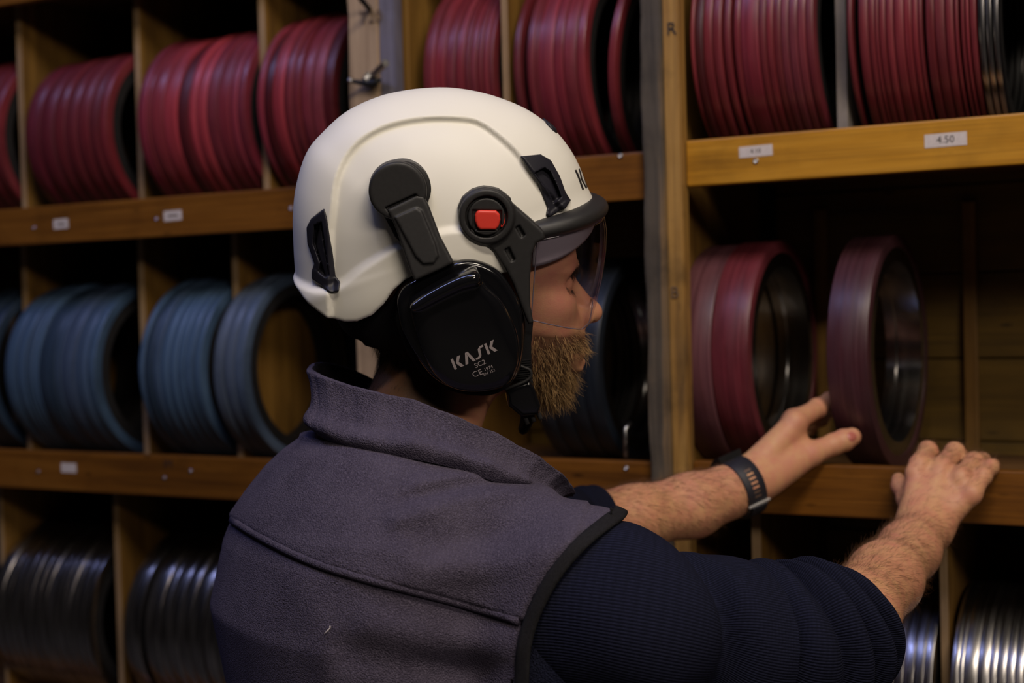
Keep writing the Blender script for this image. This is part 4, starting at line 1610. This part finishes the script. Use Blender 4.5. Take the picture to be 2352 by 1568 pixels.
# ---------------------------------------------------------------- wrist watch
wroot = empty('wristwatch', W(1706, 1116, 1.80), 'black strap sports watch with steel keeper on the left wrist', 'watch')
wa, wb = W(1640, 1144, 1.774), W(1722, 1106, 1.797)
wd_ = (wb - wa) / np.linalg.norm(wb - wa)
wc = W(1702, 1117, 1.7905)
wu = UP - wd_ * (UP @ wd_); wu /= np.linalg.norm(wu)
wv_ = np.cross(wd_, wu)
if wv_ @ FW > 0: wv_ = -wv_                          # towards the camera


def band_pt(ang, off, h):
    rr = 0.0312 + h
    return wc + wd_ * off + wu * rr * 1.06 * sin(ang) + wv_ * rr * cos(ang)


V = []; Fc = []
n = 64
prof = [(-.0145, .0), (-.0145, .0022), (-.0135, .003), (.0135, .003), (.0145, .0022), (.0145, .0)]
for i in range(n):
    for o_, h in prof: V.append(band_pt(2 * pi * i / n, o_, h))
m_ = len(prof)
for i in range(n):
    for j in range(m_):
        Fc.append((i * m_ + j, i * m_ + (j + 1) % m_, ((i + 1) % n) * m_ + (j + 1) % m_, ((i + 1) % n) * m_ + j))
M['strap'] = m_plain('black_silicone_strap', srgb(34, 34, 42), 0.55, spec=0.4, var=0.1)
M['strap_dark'] = m_plain('strap_slot_shade', srgb(96, 74, 62), 0.6)
M['keeper'] = m_plain('polished_keeper', (0.75, 0.73, 0.72), 0.35, 0.6, var=0.05)
strap = obj('strap', V, Fc, M['strap'], wroot)
strap.data.set_sharp_from_angle(angle=radians(40))


def band_box(a0, a1, o0, o1, h0, h1, name, mat, parent, k=6):
    V = []; Fc = []
    for i in range(k + 1):
        a = a0 + (a1 - a0) * i / k
        V += [band_pt(a, o0, h0), band_pt(a, o0, h1), band_pt(a, o1, h1), band_pt(a, o1, h0)]
    for i in range(k):
        for j in range(4):
            Fc.append((i * 4 + j, i * 4 + (j + 1) % 4, (i + 1) * 4 + (j + 1) % 4, (i + 1) * 4 + j))
    Fc.append((0, 1, 2, 3)); Fc.append(tuple(k * 4 + j for j in (3, 2, 1, 0)))
    return obj(name, V, Fc, mat, parent, smooth=False)


for k in range(7):
    a = radians(40 - k * 9.5)
    band_box(a, a + radians(4.2), -.0048, .0048, .0028, .0031, 'strap_slot', M['skin'] if k in (1, 2, 3, 4) else M['strap_dark'], strap, 2)
band_box(radians(-34), radians(-30), -.0155, .0170, .003, .0052, 'buckle_bar', M['keeper'], wroot, 2)
band_box(radians(-88), radians(-35), -.0105, .0125, .003, .0065, 'strap_end', M['strap'], wroot)
band_box(radians(96), radians(150), -.017, .017, .002, .011, 'watch_case', M['black_steel'], wroot, 8)


# ================================================================== helmet
M['shell'] = m_plain('ivory_white_plastic', srgb(230, 227, 218), 0.50, spec=0.4, var=0.015, scale=14, coat=0.0)
M['black_matte'] = m_plain('matte_black_plastic', srgb(36, 35, 36), 0.5, spec=0.45, var=0.12, scale=300, bmp=0.15)
M['black_vent'] = m_plain('blue_black_vent_plastic', srgb(30, 29, 38), 0.5, spec=0.35, var=0.08)
M['black_gloss'] = m_plain('gloss_black_cup', srgb(14, 14, 17), 0.14, spec=0.5, var=0.05, coat=0.3)
M['red_button'] = m_plain('red_plastic_button', srgb(214, 58, 46), 0.45, var=0.05)
M['print_grey'] = m_plain('grey_print', srgb(150, 140, 142), 0.5, var=0.04)
M['webbing'] = m_plain('black_webbing', srgb(20, 20, 22), 0.8, spec=0.3, var=0.3, scale=600)


def m_lens():
    m, nt, b = new_mat('clear_lilac_lens')
    nt.nodes.remove(b)
    tr = nt.nodes.new('ShaderNodeBsdfTransparent'); tr.inputs[0].default_value = (0.955, 0.935, 0.965, 1)
    gl = nt.nodes.new('ShaderNodeBsdfGlossy'); gl.inputs['Roughness'].default_value = 0.03
    gl.inputs['Color'].default_value = (0.95, 0.9, 1, 1)
    lw = nt.nodes.new('ShaderNodeLayerWeight'); lw.inputs[0].default_value = 0.5
    pw = nt.nodes.new('ShaderNodeMath'); pw.operation = 'POWER'
    nt.links.new(lw.outputs['Facing'], pw.inputs[0]); pw.inputs[1].default_value = 4.0
    fr = nt.nodes.new('ShaderNodeMath'); fr.operation = 'MULTIPLY_ADD'
    nt.links.new(pw.outputs[0], fr.inputs[0]); fr.inputs[1].default_value = 0.45; fr.inputs[2].default_value = 0.03
    sc = noise(nt, coords(nt, (40, 260, 40), rot=(0.2, 0.5, 0.7)), 3.0, 2)
    mt = nt.nodes.new('ShaderNodeMath'); mt.operation = 'MULTIPLY_ADD'
    nt.links.new(ramp(nt, sc, [(0.70, (0, 0, 0)), (0.74, (1, 1, 1))]), mt.inputs[0])
    mt.inputs[1].default_value = 0.05
    nt.links.new(fr.outputs[0], mt.inputs[2])
    mx = nt.nodes.new('ShaderNodeMixShader')
    nt.links.new(mt.outputs[0], mx.inputs[0]); nt.links.new(tr.outputs[0], mx.inputs[1]); nt.links.new(gl.outputs[0], mx.inputs[2])
    nt.links.new(mx.outputs[0], nt.nodes['Material Output'].inputs[0])
    return m


M['lens'] = m_lens()
helm = empty('safety_helmet', HO, "white climbing style safety helmet with clear visor and black earmuffs on the man's head", 'helmet')

OUT = hpoly([(1376, 500), (1358, 465), (1338, 425), (1322, 383), (1298, 340), (1262, 298), (1205, 257), (1130, 227), (1060, 212), (1000, 209), (930, 216), (868, 231), (800, 263), (748, 308), (712, 352), (690, 418),
             (681, 490), (683, 570), (687, 640), (684, 688), (720, 790), (850, 850), (1010, 860), (1180, 800), (1310, 650), (1372, 560)])
HC = HL(1010, 535)
_os = spline(OUT, 500, True) - HC
_oa = np.arctan2(_os[:, 1], _os[:, 0]); _orr = np.hypot(_os[:, 0], _os[:, 1])
_k = np.argsort(_oa)
OA = np.concatenate([_oa[_k] - 2 * pi, _oa[_k], _oa[_k] + 2 * pi]); OR = np.tile(_orr[_k], 3)
WH = 0.109
PANEL = hpoly([(1198, 366), (1180, 345), (1150, 318), (1112, 291), (1075, 279), (1000, 276), (930, 284), (872, 302), (824, 332), (792, 372), (773, 420), (766, 480), (760, 530), (757, 800), (1380, 800), (1380, 520), (1300, 490), (1240, 420)], 0.085)
PANEL_D = spline(PANEL[:13], 60)
PANEL_D = np.concatenate([PANEL_D, PANEL[13:]])
FLARE_L = hpoly([(640, 660), (700, 668), (748, 664), (782, 648), (830, 608), (900, 561), (955, 537), (1010, 520), (1060, 515), (1110, 520), (1180, 560), (1290, 600)], 0.09)
FLARE = np.concatenate([spline(FLARE_L, 60), hpoly([(1400, 900), (600, 900)], 0.09)])
VENTF = hpoly([(1195, 359), (1245, 357), (1270, 372), (1290, 408), (1303, 445), (1315, 463), (1300, 478), (1263, 497), (1255, 490), (1258, 476), (1236, 422), (1212, 388)], 0.082)
VENTB = hpoly([(746, 475), (752, 495), (766, 580), (772, 630), (782, 640), (780, 658), (765, 663), (735, 650), (716, 640), (716, 622), (722, 605), (705, 560), (703, 525), (714, 503)], 0.066)


def shell0(q):
    d = q[:, :2] - HC
    rad = np.hypot(d[:, 0], d[:, 1])
    ro = np.interp(np.arctan2(d[:, 1], d[:, 0]), OA, OR)
    g = ((rad / ro) ** 2.15 + (np.abs(q[:, 2]) / WH) ** 2.15) ** (1 / 2.15)
    loc = 1 / np.sqrt((1 / ro) ** 2 * (rad / ro + .05) + (1 / WH) ** 2 * (np.abs(q[:, 2]) / WH + .05))
    return (g - 1) * np.clip(loc, .09, .15)


def shell_base(q):
    f = shell0(q)
    a = q[:, :2]
    pd = poly_sdf(a, PANEL_D)
    f = f - 0.0045 * sstep(pd, -0.0045, 0.0035) + 0.0015
    fd = poly_sdf(a, FLARE)
    return f - 0.0045 * sstep(-fd, -0.003, 0.0065)


def shell_out(q):
    f = shell_base(q)
    a = q[:, :2]
    for vp in (VENTF, VENTB):
        f = f + 0.009 * sstep(-poly_sdf(a, vp), 0.0014, 0.0038)
    return f


RIM = hpoly([(1390, 430), (1390, 482), (1350, 507), (1290, 536), (1240, 552), (1224, 575), (1204, 612), (1150, 622), (1100, 603), (1040, 592), (985, 603), (930, 635), (903, 660), (884, 690), (856, 720), (822, 737), (792, 741), (750, 734),
             (705, 708), (660, 670), (640, 400), (800, 150), (1100, 120), (1350, 250)], 0.088)


def helm_fn(q):
    f = shell_out(q)
    f = smax(f, -(f + 0.004), 0.001)
    return smax(f, poly_sdf(q[:, :2], RIM), 0.003)


def head_obj(name, fn, lo, hi, h, mat, parent=helm, newton=2, label=None, mirror=False):
    v, q = iso(fn, lo, hi, h, newton)
    o = obj(name, from_head(v), q, mat, parent)
    if label: o['label'] = label
    if mirror:
        v2 = v * np.array([1, 1, -1])
        o2 = obj(name, from_head(v2), q[:, ::-1].copy(), mat, parent if mirror is True else mirror)
        return o, o2
    return o


shell = head_obj('shell', helm_fn, (-.165, -.11, -.13), (.175, .18, .13), 0.0019, M['shell'])
shell['label'] = 'ivory white hard shell'


def bounds(poly, r0, r1, m=0.012):
    return (poly[:, 0].min() - m, poly[:, 1].min() - m, r0), (poly[:, 0].max() + m, poly[:, 1].max() + m, r1)


def plate(poly, a, b, k=0.002, fs=shell_base):
    """layer between shell offsets a and b inside a side-view outline"""
    def fn(q):
        f = fs(q)
        g = smax(smax(f - b, a - f, k * 0.5), poly_sdf(q[:, :2], poly), k)
        return np.maximum(g, -q[:, 2] + 0.02)
    return fn


def slab(poly, r0, r1, k=0.002):
    def fn(q):
        return smax(np.abs(q[:, 2] - (r0 + r1) / 2) - (r1 - r0) / 2, poly_sdf(q[:, :2], poly), k)
    return fn


def cyl(c, rad, r0, r1, k=0.002):
    def fn(q):
        return smax(np.abs(q[:, 2] - (r0 + r1) / 2) - (r1 - r0) / 2, np.hypot(q[:, 0] - c[0], q[:, 1] - c[1]) - rad, k)
    return fn


def union(*fs, k=0.0015):
    def fn(q):
        f = fs[0](q)
        for g in fs[1:]: f = smin(f, g(q), k)
        return f
    return fn


def minus(f, *gs, k=0.0008):
    def fn(q):
        a = f(q)
        for g in gs: a = smax(a, -g(q), k)
        return a
    return fn


HF = 0.0012
# vents: frame, sunk floor, lower lip
vf_in = hpoly([(1227, 396), (1252, 386), (1266, 396), (1283, 432), (1291, 454), (1272, 468), (1257, 436)], 0.082)
vf_lip = hpoly([(1257, 480), (1263, 488), (1300, 462), (1315, 463), (1300, 480), (1262, 498), (1254, 492)], 0.082)
fn = union(minus(plate(VENTF, -.009, .0022, .0016), plate(vf_in, -.0025, .02, .0015)), plate(vf_lip, -.006, .0030, .0014), k=.0005)
head_obj('front_vent', fn, *bounds(VENTF, .02, .12), HF, M['black_vent'], mirror=True)
vb_in = hpoly([(722, 516), (740, 506), (749, 560), (758, 626), (744, 634), (732, 624), (736, 600), (720, 560)], 0.066)
vb_rib = hpoly([(733, 512), (738, 510), (745, 560), (758, 632), (750, 636), (738, 600), (726, 565)], 0.066)
vb_lip = hpoly([(716, 622), (724, 615), (750, 632), (772, 630), (782, 640), (780, 658), (765, 663), (735, 650), (716, 641)], 0.066)
fn = union(minus(plate(VENTB, -.009, .0022, .0016), plate(vb_in, -.003, .02, .0015)), plate(vb_rib, -.006, -.0005, .0015), plate(vb_lip, -.006, .0026, .0014), k=.0005)
head_obj('rear_vent', fn, *bounds(VENTB, .02, .12), HF, M['black_vent'], mirror=True)
# small top vents: near the front of the crest
tv_ = hpoly([(1252, 304), (1262, 306), (1270, 316), (1268, 322), (1258, 318)], 0.03)
def topvent(q):
    return smax(smax(shell_base(q) - .0022, -.004 - shell_base(q), .001), np.hypot(q[:, 0] - HL(1262, 308)[0], (np.abs(q[:, 2]) - 0.013) * .6) - .0062, .002)
head_obj('top_vent', topvent, (.07, .08, -.06), (.15, .17, .06), HF, M['black_vent'])

# ---------------------------------------------------------------- earmuffs
muff = empty('earmuff', from_head(HP(1070, 760, .12)))
muff2 = empty('earmuff', from_head(np.array([HP(1070, 760, .12)[0], HP(1070, 760, .12)[1], -.12])))
for e in (muff, muff2):
    e.parent = helm
    e.location = np.array(e.location) - HO


def keep_chain(o, par):
    o.parent = par
    o.location = -(np.array(par.location) + HO)


def muff_obj(name, fn, lo, hi, h, mat, label=None):
    v, q = iso(fn, lo, hi, h)
    a = obj(name, from_head(v), q, mat)
    keep_chain(a, muff)
    if label: a['label'] = label
    b = obj(name, from_head(v * np.array([1, 1, -1])), q[:, ::-1].copy(), mat)
    keep_chain(b, muff2)
    return a


c0, c1 = HL(914, 439, .122), HL(926, 434, .112)
clip_r = hpoly([(955, 395), (978, 420), (984, 448), (984, 474), (999, 509), (992, 513), (974, 486), (955, 470)], .106)
clip_l = hpoly([(868, 470), (895, 470), (925, 545), (920, 556), (908, 545), (884, 500)], .108)
arm_c = hpoly([(889, 482), (958, 449), (974, 452), (984, 470), (1012, 545), (1042, 602), (1010, 618), (952, 643), (944, 626), (908, 522)], .124)
arm_top = hpoly([(906, 500), (957, 478), (969, 486), (1000, 560), (1007, 588), (996, 604), (972, 606), (955, 590)], .129)
notch = hpoly([(884, 478), (955, 446), (962, 456), (893, 488)], .126)
fn = union(cyl(c1, .0262, .085, .1135, .002), cyl(c0, .0272, .095, .1225, .0035), slab(clip_r, .097, .108, .0015), slab(clip_l, .095, .112, .0015))
fn = minus(fn, slab(notch, .1185, .14, .001))
muff_obj('hinge_disc', fn, *bounds(np.array([HL(840, 365, .12), HL(1005, 560, .11)]), .07, .13), 0.0013, M['black_matte'])
def arm_fn(q):
    # the arm leans outwards towards the cup
    k = (q[:, 1] - HL(925, 465, .12)[1]) / (HL(995, 620, .12)[1] - HL(925, 465, .12)[1])
    q2 = q.copy(); q2[:, 2] = q[:, 2] - 0.006 * np.clip(k, -0.3, 1.3)
    return union(slab(arm_c, .106, .1235, .0028), slab(arm_top, .115, .1255, .0016))(q2)
muff_obj('hinge_arm', arm_fn, *bounds(arm_c, .09, .145), 0.0013, M['black_matte'])
BACKP = spline(hpoly([(912, 705), (916, 675), (938, 650), (1000, 618), (1060, 597), (1105, 601), (1145, 622), (1175, 660), (1198, 710), (1203, 770), (1198, 825), (1180, 872), (1140, 893), (1060, 897), (1000, 872), (958, 822), (925, 762)], .115), 90, True)
CUSH = spline(hpoly([(905, 720), (912, 672), (945, 640), (1010, 612), (1070, 600), (1130, 620), (1180, 670), (1205, 730), (1205, 790), (1190, 860), (1140, 905), (1060, 905), (980, 870), (930, 800)], .09), 90, True)
muff_obj('ear_cushion', slab(CUSH, .060, .096, .010), *bounds(CUSH, .05, .105), 0.002, M['webbing'])
muff_obj('back_plate', slab(BACKP, .094, .120, .008), *bounds(BACKP, .085, .130), 0.0018, M['black_gloss'])
CUP = spline(hpoly([(944, 716), (946, 697), (985, 668), (1045, 636), (1085, 623), (1104, 632), (1118, 655), (1152, 690), (1182, 748), (1192, 800), (1184, 850), (1162, 884), (1110, 899), (1050, 896), (1005, 868), (976, 820), (957, 765)], .135), 100, True)
BROW = spline(hpoly([(943, 712), (946, 697), (985, 668), (1045, 636), (1085, 622), (1100, 627), (1106, 645), (1096, 658), (1060, 668), (1005, 694), (965, 714)], .148), 70, True)
LEFTF = hpoly([(930, 700), (972, 716), (984, 735), (1000, 780), (1030, 860), (1040, 920), (900, 920)], .145)
_pc = HP(1150, 740, .147)
_pn = np.array([.42, .12, .90]); _pn /= np.linalg.norm(_pn)
_pb = HP(1090, 850, .1465)
_pm = np.array([-.05, -.22, .97]); _pm /= np.linalg.norm(_pm)
_pl = HP(985, 790, .1465)
_pk = np.array([-.40, -.10, .91]); _pk /= np.linalg.norm(_pk)


def cup_fn(q):
    f = slab(CUP, .10, .1475, .010)(q)
    f = smax(f, (q - _pc) @ _pn, .004)
    f = smax(f, (q - _pb) @ _pm, .010)
    f = smax(f, (q - _pl) @ _pk, .004)
    return smin(f, slab(BROW, .11, .1560, .0110)(q), .0015)


cup = muff_obj('ear_cup', cup_fn, *bounds(CUP, .09, .162), 0.0016, M['black_gloss'], 'glossy black ear cup with grey print')

# print on the near cup
LOGO = {'K': [[(0, 0), (.22, 0), (.22, 1), (0, 1)], [(.30, .5), (.60, 1), (.90, 1), (.58, .5), (.90, 0), (.60, 0)]],
        'A': [[(0, 0), (.26, 0), (.46, .62), (.36, 1.0), (.33, 1)], [(.36, 1), (.58, 1), (.96, 0), (.70, 0)]],
        'S': [[(0, 0), (.26, 0), (.46, .10), (.34, .26), (.22, .18), (0, .18)], [(.46, .10), (.54, .22), (.64, .78), (.56, .92), (.42, .80), (.34, .26)],
              [(.56, .92), (.64, .78), (.72, .82), (.96, .82), (.96, 1), (.70, 1)]]}


def logo(h, gap=.14):
    V, Fc, x = [], [], 0
    for ch in 'KASK':
        for pl in LOGO[ch]:
            o = len(V)
            V += [((x + a) * h, b * h) for a, b in pl]
            Fc.append(tuple(range(o, o + len(pl))))
        x += (.9 if ch == 'K' else .96) + gap * (0.4 if ch == 'A' else .8)
    V = np.array(V)
    V[:, 0] -= V[:, 0].max() / 2; V[:, 1] -= h / 2
    return V, Fc


def subdivide2d(V, Fc, n=1):
    bm = bmesh.new()
    vs = [bm.verts.new((x, y, 0)) for x, y in V]
    for f in Fc: bm.faces.new([vs[i] for i in f])
    bmesh.ops.triangulate(bm, faces=bm.faces[:])
    for _ in range(n): bmesh.ops.subdivide_edges(bm, edges=bm.edges[:], cuts=1, use_grid_fill=True)
    V = np.array([v.co[:2] for v in bm.verts])
    for i, v in enumerate(bm.verts): v.index = i
    Fc = [tuple(v.index for v in f.verts) for f in bm.faces]
    bm.free()
    return V, Fc


def on_cup(cx, cy, ang, V, off=0.00025, r0=.1465):
    """lay 2-D lettering (metres) on the ear cup"""
    c = HL(cx, cy, r0)
    ca, sa = cos(ang), sin(ang)
    q = np.stack([c[0] + V[:, 0] * ca - V[:, 1] * sa, c[1] + V[:, 0] * sa + V[:, 1] * ca, np.full(len(V), r0 + .004)], 1)
    for _ in range(12): q[:, 2] -= cup_fn(q) * 0.9
    q[:, 2] += off
    return from_head(q)


AN = radians(26)
items = []
V, Fc = subdivide2d(*logo(.0112))
V = V @ np.array([[1, 0], [0.08, 1]])
items.append((on_cup(1089, 815, AN, V), Fc))
for txt, cx, cy, sz in (('SC2', 1103, 836, .0068), ('C', 1092, 861, .0082), ('€', 1104, 856, .0082), ('1974', 1122, 846, .0045), ('EN 352', 1124, 856, .0040)):
    tv, tf = text_mesh('E' if txt == '€' else txt, sz)
    items.append((on_cup(cx, cy, AN, tv[:, :2]), tf))
V, Fc = merge(items)
pr = obj('print', V, Fc, M['print_grey'], smooth=False)
keep_chain(pr, muff)
pr['label'] = 'grey maker lettering and safety marks'

# ---------------------------------------------------------------- front lettering on the shell
V, Fc = subdivide2d(*logo(.0195), n=2)
tc = HL(1318, 402, .0)[1]
q = np.stack([np.full(len(V), .155), tc + V[:, 1], -V[:, 0] * 1.05 + 0.002], 1)
for _ in range(40): q[:, 0] -= shell_out(q) * 0.8
q[:, 0] += .0005
obj('front_lettering', from_head(q), Fc, M['ink'], shell, smooth=False)

# ---------------------------------------------------------------- visor
vis = empty('visor', from_head(HP(1118, 495, .1)))
vis.parent = helm; vis.location = np.array(vis.location) - HO


def vis_obj(name, fn, lo, hi, h, mat, mirror=True, label=None):
    v, q = iso(fn, lo, hi, h)
    a = obj(name, from_head(v), q, mat); keep_chain(a, vis)
    if label: a['label'] = label
    if mirror:
        b = obj(name, from_head(v * np.array([1, 1, -1])), q[:, ::-1].copy(), mat); keep_chain(b, vis)
    return a


vc = HL(1117, 497, .112)
vo_ = HL(1112, 484, .106)
BRK = hpoly([(1066, 505), (1078, 462), (1108, 438), (1145, 443), (1176, 465), (1238, 519), (1248, 530), (1250, 545), (1230, 556), (1220, 582), (1216, 640), (1217, 700), (1224, 738), (1212, 741), (1196, 700), (1178, 650), (1160, 615), (1132, 574), (1108, 556)], .103)
slot1 = hpoly([(1183, 521), (1192, 515), (1206, 538), (1197, 545)], .108)
slot2 = hpoly([(1158, 572), (1169, 565), (1183, 595), (1174, 600)], .108)
ARC = hpoly([(1052, 475), (1062, 452), (1085, 435), (1112, 429), (1145, 435), (1172, 455), (1165, 465), (1135, 450), (1100, 447), (1075, 462), (1062, 482)], .104)
fn = union(cyl(vc, .0262, .085, .1155, .003), slab(BRK, .086, .1120, .003), slab(ARC, .09, .109, .0015), k=.004)
fn = minus(fn, cyl(vc, .0200, .1105, .14, .001), slab(slot1, .1085, .125), slab(slot2, .1085, .125))
vis_obj('side_bracket', fn, *bounds(BRK, .075, .125), 0.0013, M['black_matte'])
fn = minus(union(cyl(vc, .0175, .10, .1150, .0012)), slab(hpoly([(1085, 482), (1152, 483), (1152, 530), (1085, 530)], .115), .1125, .14, .0008))
vis_obj('pivot_knob', fn, *bounds(np.array([vc - .019, vc + .019]), .095, .125), 0.0011, M['black_matte'])
RB = hpoly([(1091, 495), (1095, 486), (1102, 483), (1140, 484), (1148, 492), (1150, 505), (1146, 520), (1139, 528), (1103, 528), (1096, 522), (1091, 508)], .117)
RB2 = hpoly([(1153, 489), (1160, 491), (1161, 505), (1159, 515), (1153, 524), (1150, 521), (1154, 506)], .115)
vis_obj('release_button', union(slab(RB, .108, .1172, .0025), slab(RB2, .108, .1145, .0012)), *bounds(np.concatenate([RB, RB2]), .10, .125), 0.001, M['red_button'], label='red release button')

bn, bf = HP(1234, 533, .094), HP(1384, 470, 0)
NB = 72


def brim_pt(be, out=0.0, up=0.0):
    cb, sb_ = cos(be), sin(be)
    ds = bf[0] - bn[0]
    s = bn[0] + ds * (abs(cb) ** 0.92) * (1 if cb >= 0 else -1)
    r = .096 * (abs(sb_) ** 0.95) * np.sign(sb_)
    t = bn[1] + (bf[1] - bn[1]) * ((s - bn[0]) / ds)
    n_ = np.array([cb / ds, 0, sb_ / .096]); n_ /= np.linalg.norm(n_)
    return np.array([s, t, r]) + n_ * out + np.array([0.0, up, 0])


prof = [(-.020, .0105), (-.008, .0108), (-.001, .0085), (.0030, .0055), (.0044, .0015), (.0045, -.0015), (.0034, -.0048), (-.001, -.0072), (-.006, -.0082), (-.020, -.0082)]
V, Fc = [], []
for i in range(NB + 1):
    be = -radians(97) + radians(194) * i / NB
    for o_, u_ in prof: V.append(from_head(brim_pt(be, o_, u_)))
m_ = len(prof)
for i in range(NB):
    for j in range(m_):
        Fc.append((i * m_ + j, i * m_ + (j + 1) % m_, (i + 1) * m_ + (j + 1) % m_, (i + 1) * m_ + j))
Fc += [tuple(range(m_)), tuple(range(NB * m_, NB * m_ + m_))[::-1]]
br = obj('brim_frame', np.array(V), Fc, M['black_matte'])
keep_chain(br, vis)
sb = br.modifiers.new('smooth', 'SUBSURF'); sb.levels = 1; sb.render_levels = 2

# grey peak under the brim
M['peak'] = m_plain('grey_translucent_peak', srgb(150, 144, 150), 0.4, var=0.04)
V, Fc = [], []
NP_ = 8
for i in range(NB + 1):
    be = -radians(92) + radians(184) * i / NB
    k = abs(sin(be)) ** 1.6
    for j in range(NP_ + 1):
        v_ = j / NP_
        V.append(brim_pt(be, -.0055 - .004 * v_, -.006 - (.009 + .020 * k) * v_))
m_ = NP_ + 1
Fc = [(i * m_ + j, (i + 1) * m_ + j, (i + 1) * m_ + j + 1, i * m_ + j + 1) for i in range(NB) for j in range(NP_)]
pk = obj('inner_peak', from_head(np.array(V)), Fc, M['peak'])
keep_chain(pk, vis)
sd = pk.modifiers.new('thick', 'SOLIDIFY'); sd.thickness = 0.0018; sd.offset = -1

# clear lens, 2 mm sheet
V, Fc = [], []
NV = 26
LB = [HL(1374, 685, 0)[1], HL(1372, 692, .02)[1], HL(1345, 738, .045)[1], HL(1306, 757, .068)[1], HL(1270, 754, .085)[1], HL(1245, 745, .093)[1], HL(1228, 736, .096)[1]]
hs = bf[1] - HL(1372, 690, 0)[1]
for i in range(NB + 1):
    be = -radians(90) + radians(180) * i / NB
    b0 = brim_pt(be, -.0015, -.006)
    ab = abs(math.degrees(be))
    lobe = sstep(np.array([ab]), 4, 48)[0] - 0.30 * sstep(np.array([ab]), 60, 90)[0]
    drop = b0[1] - np.interp(ab, [0, 12, 28, 45, 62, 78, 90], LB)
    fr = cos(be)
    for j in range(NV + 1):
        v_ = j / NV
        ds = np.interp(v_, [0, .18, .4, .65, .85, 1], [0, .0034, .0036, .0012, -.0030, -.0075]) * (0.35 + 0.65 * fr)
        n_ = np.array([cos(be), 0, 0.35 * sin(be)])
        p = b0 + n_ * ds + np.array([-0.004 * v_ * (1 - fr), -drop * v_, 0])
        V.append(p)
V = np.array(V)
st = NV + 1
Fc = [(i * st + j, (i + 1) * st + j, (i + 1) * st + j + 1, i * st + j + 1) for i in range(NB) for j in range(NV)]
lens = obj('clear_lens', from_head(V), Fc, M['lens'])
keep_chain(lens, vis)
edge = [V[(NB) * st + j] for j in range(st)] + [V[i * st + NV] for i in range(NB, -1, -1)] + [V[j] for j in range(NV, -1, -1)]
EV, EF = tube(from_head(np.array(edge)), .0006, 6)
M['lens_edge'] = m_plain('lilac_lens_edge', srgb(112, 104, 114), 0.2, spec=0.6)
le = obj('lens_edge', EV, EF, M['lens_edge'])
keep_chain(le, vis)
lens['label'] = 'clear lilac tinted eye shield'
sd = lens.modifiers.new('thick', 'SOLIDIFY'); sd.thickness = 0.0018; sd.offset = 1

# ---------------------------------------------------------------- rear cradle, chin strap
CRD = hpoly([(728, 722), (800, 738), (850, 726), (885, 695), (915, 650), (960, 640), (965, 760), (930, 800), (880, 802), (838, 800), (828, 788), (800, 786), (764, 770)], .05)
def cradle(q):
    c = HL(1000, 585)
    e = ellip(q, (c[0], c[1], 0), np.eye(3), (.118, .130, .097))
    return smax(smax(e, -.014 - e, .002), poly_sdf(q[:, :2], CRD), .003)
head_obj('rear_cradle', cradle, *bounds(CRD, -.11, .11), .0024, M['webbing'])
def strap_obj(name, poly, r0, r1, k=.0015, mat=M['webbing'], h=.0014):
    P = hpoly(poly, (r0 + r1) / 2)
    return head_obj(name, slab(P, r0, r1, k), *bounds(P, r0 - .01, r1 + .01), h, mat)
strap_obj('chin_strap', [(1188, 700), (1225, 735), (1220, 790), (1221, 850), (1226, 900), (1200, 905), (1185, 850), (1180, 780)], .066, .071)
strap_obj('strap_buckle', [(1160, 892), (1180, 878), (1214, 868), (1224, 880), (1232, 905), (1240, 925), (1236, 945), (1195, 950), (1165, 925)], .052, .080, .005, M['black_gloss'])
for k in range(3):
    strap_obj('buckle_prong', [(1198 + 15 * k, 948 - 3 * k), (1208 + 15 * k, 945 - 3 * k), (1216 + 15 * k, 970 - 6 * k), (1207 + 15 * k, 974 - 6 * k)], .060, .072, .0015, M['black_matte'], .0012)
for k in range(9):
    y = 826 + 5.2 * k
    V, Fc = tube([from_head(HP(1184, y + 3, .0717)), from_head(HP(1219, y, .0717))], .0008, 6)
    obj('webbing_rib', V, Fc, M['webbing'], helm)
wire = spline([HP(*a) for a in ((1172, 830, .078), (1200, 842, .079), (1217, 850, .079), (1219, 864, .079), (1205, 876, .079), (1180, 886, .078), (1160, 894, .076))], 40)
V, Fc = tube([from_head(a) for a in wire], .0017, 8)
obj('wire_loop', V, Fc, M['black_matte'], helm)
# strap under the chin to the far side
pts = spline([HP(1212, 930, .060), HP(1216, 965, .045), HP(1205, 985, .02), HP(1200, 985, -.02), HP(1205, 950, -.055), HP(1205, 850, -.068), HP(1190, 720, -.070)], 40)
V, Fc = tube([from_head(a) for a in pts], .0045, 8)
obj('chin_strap', V, Fc, M['webbing'], helm)
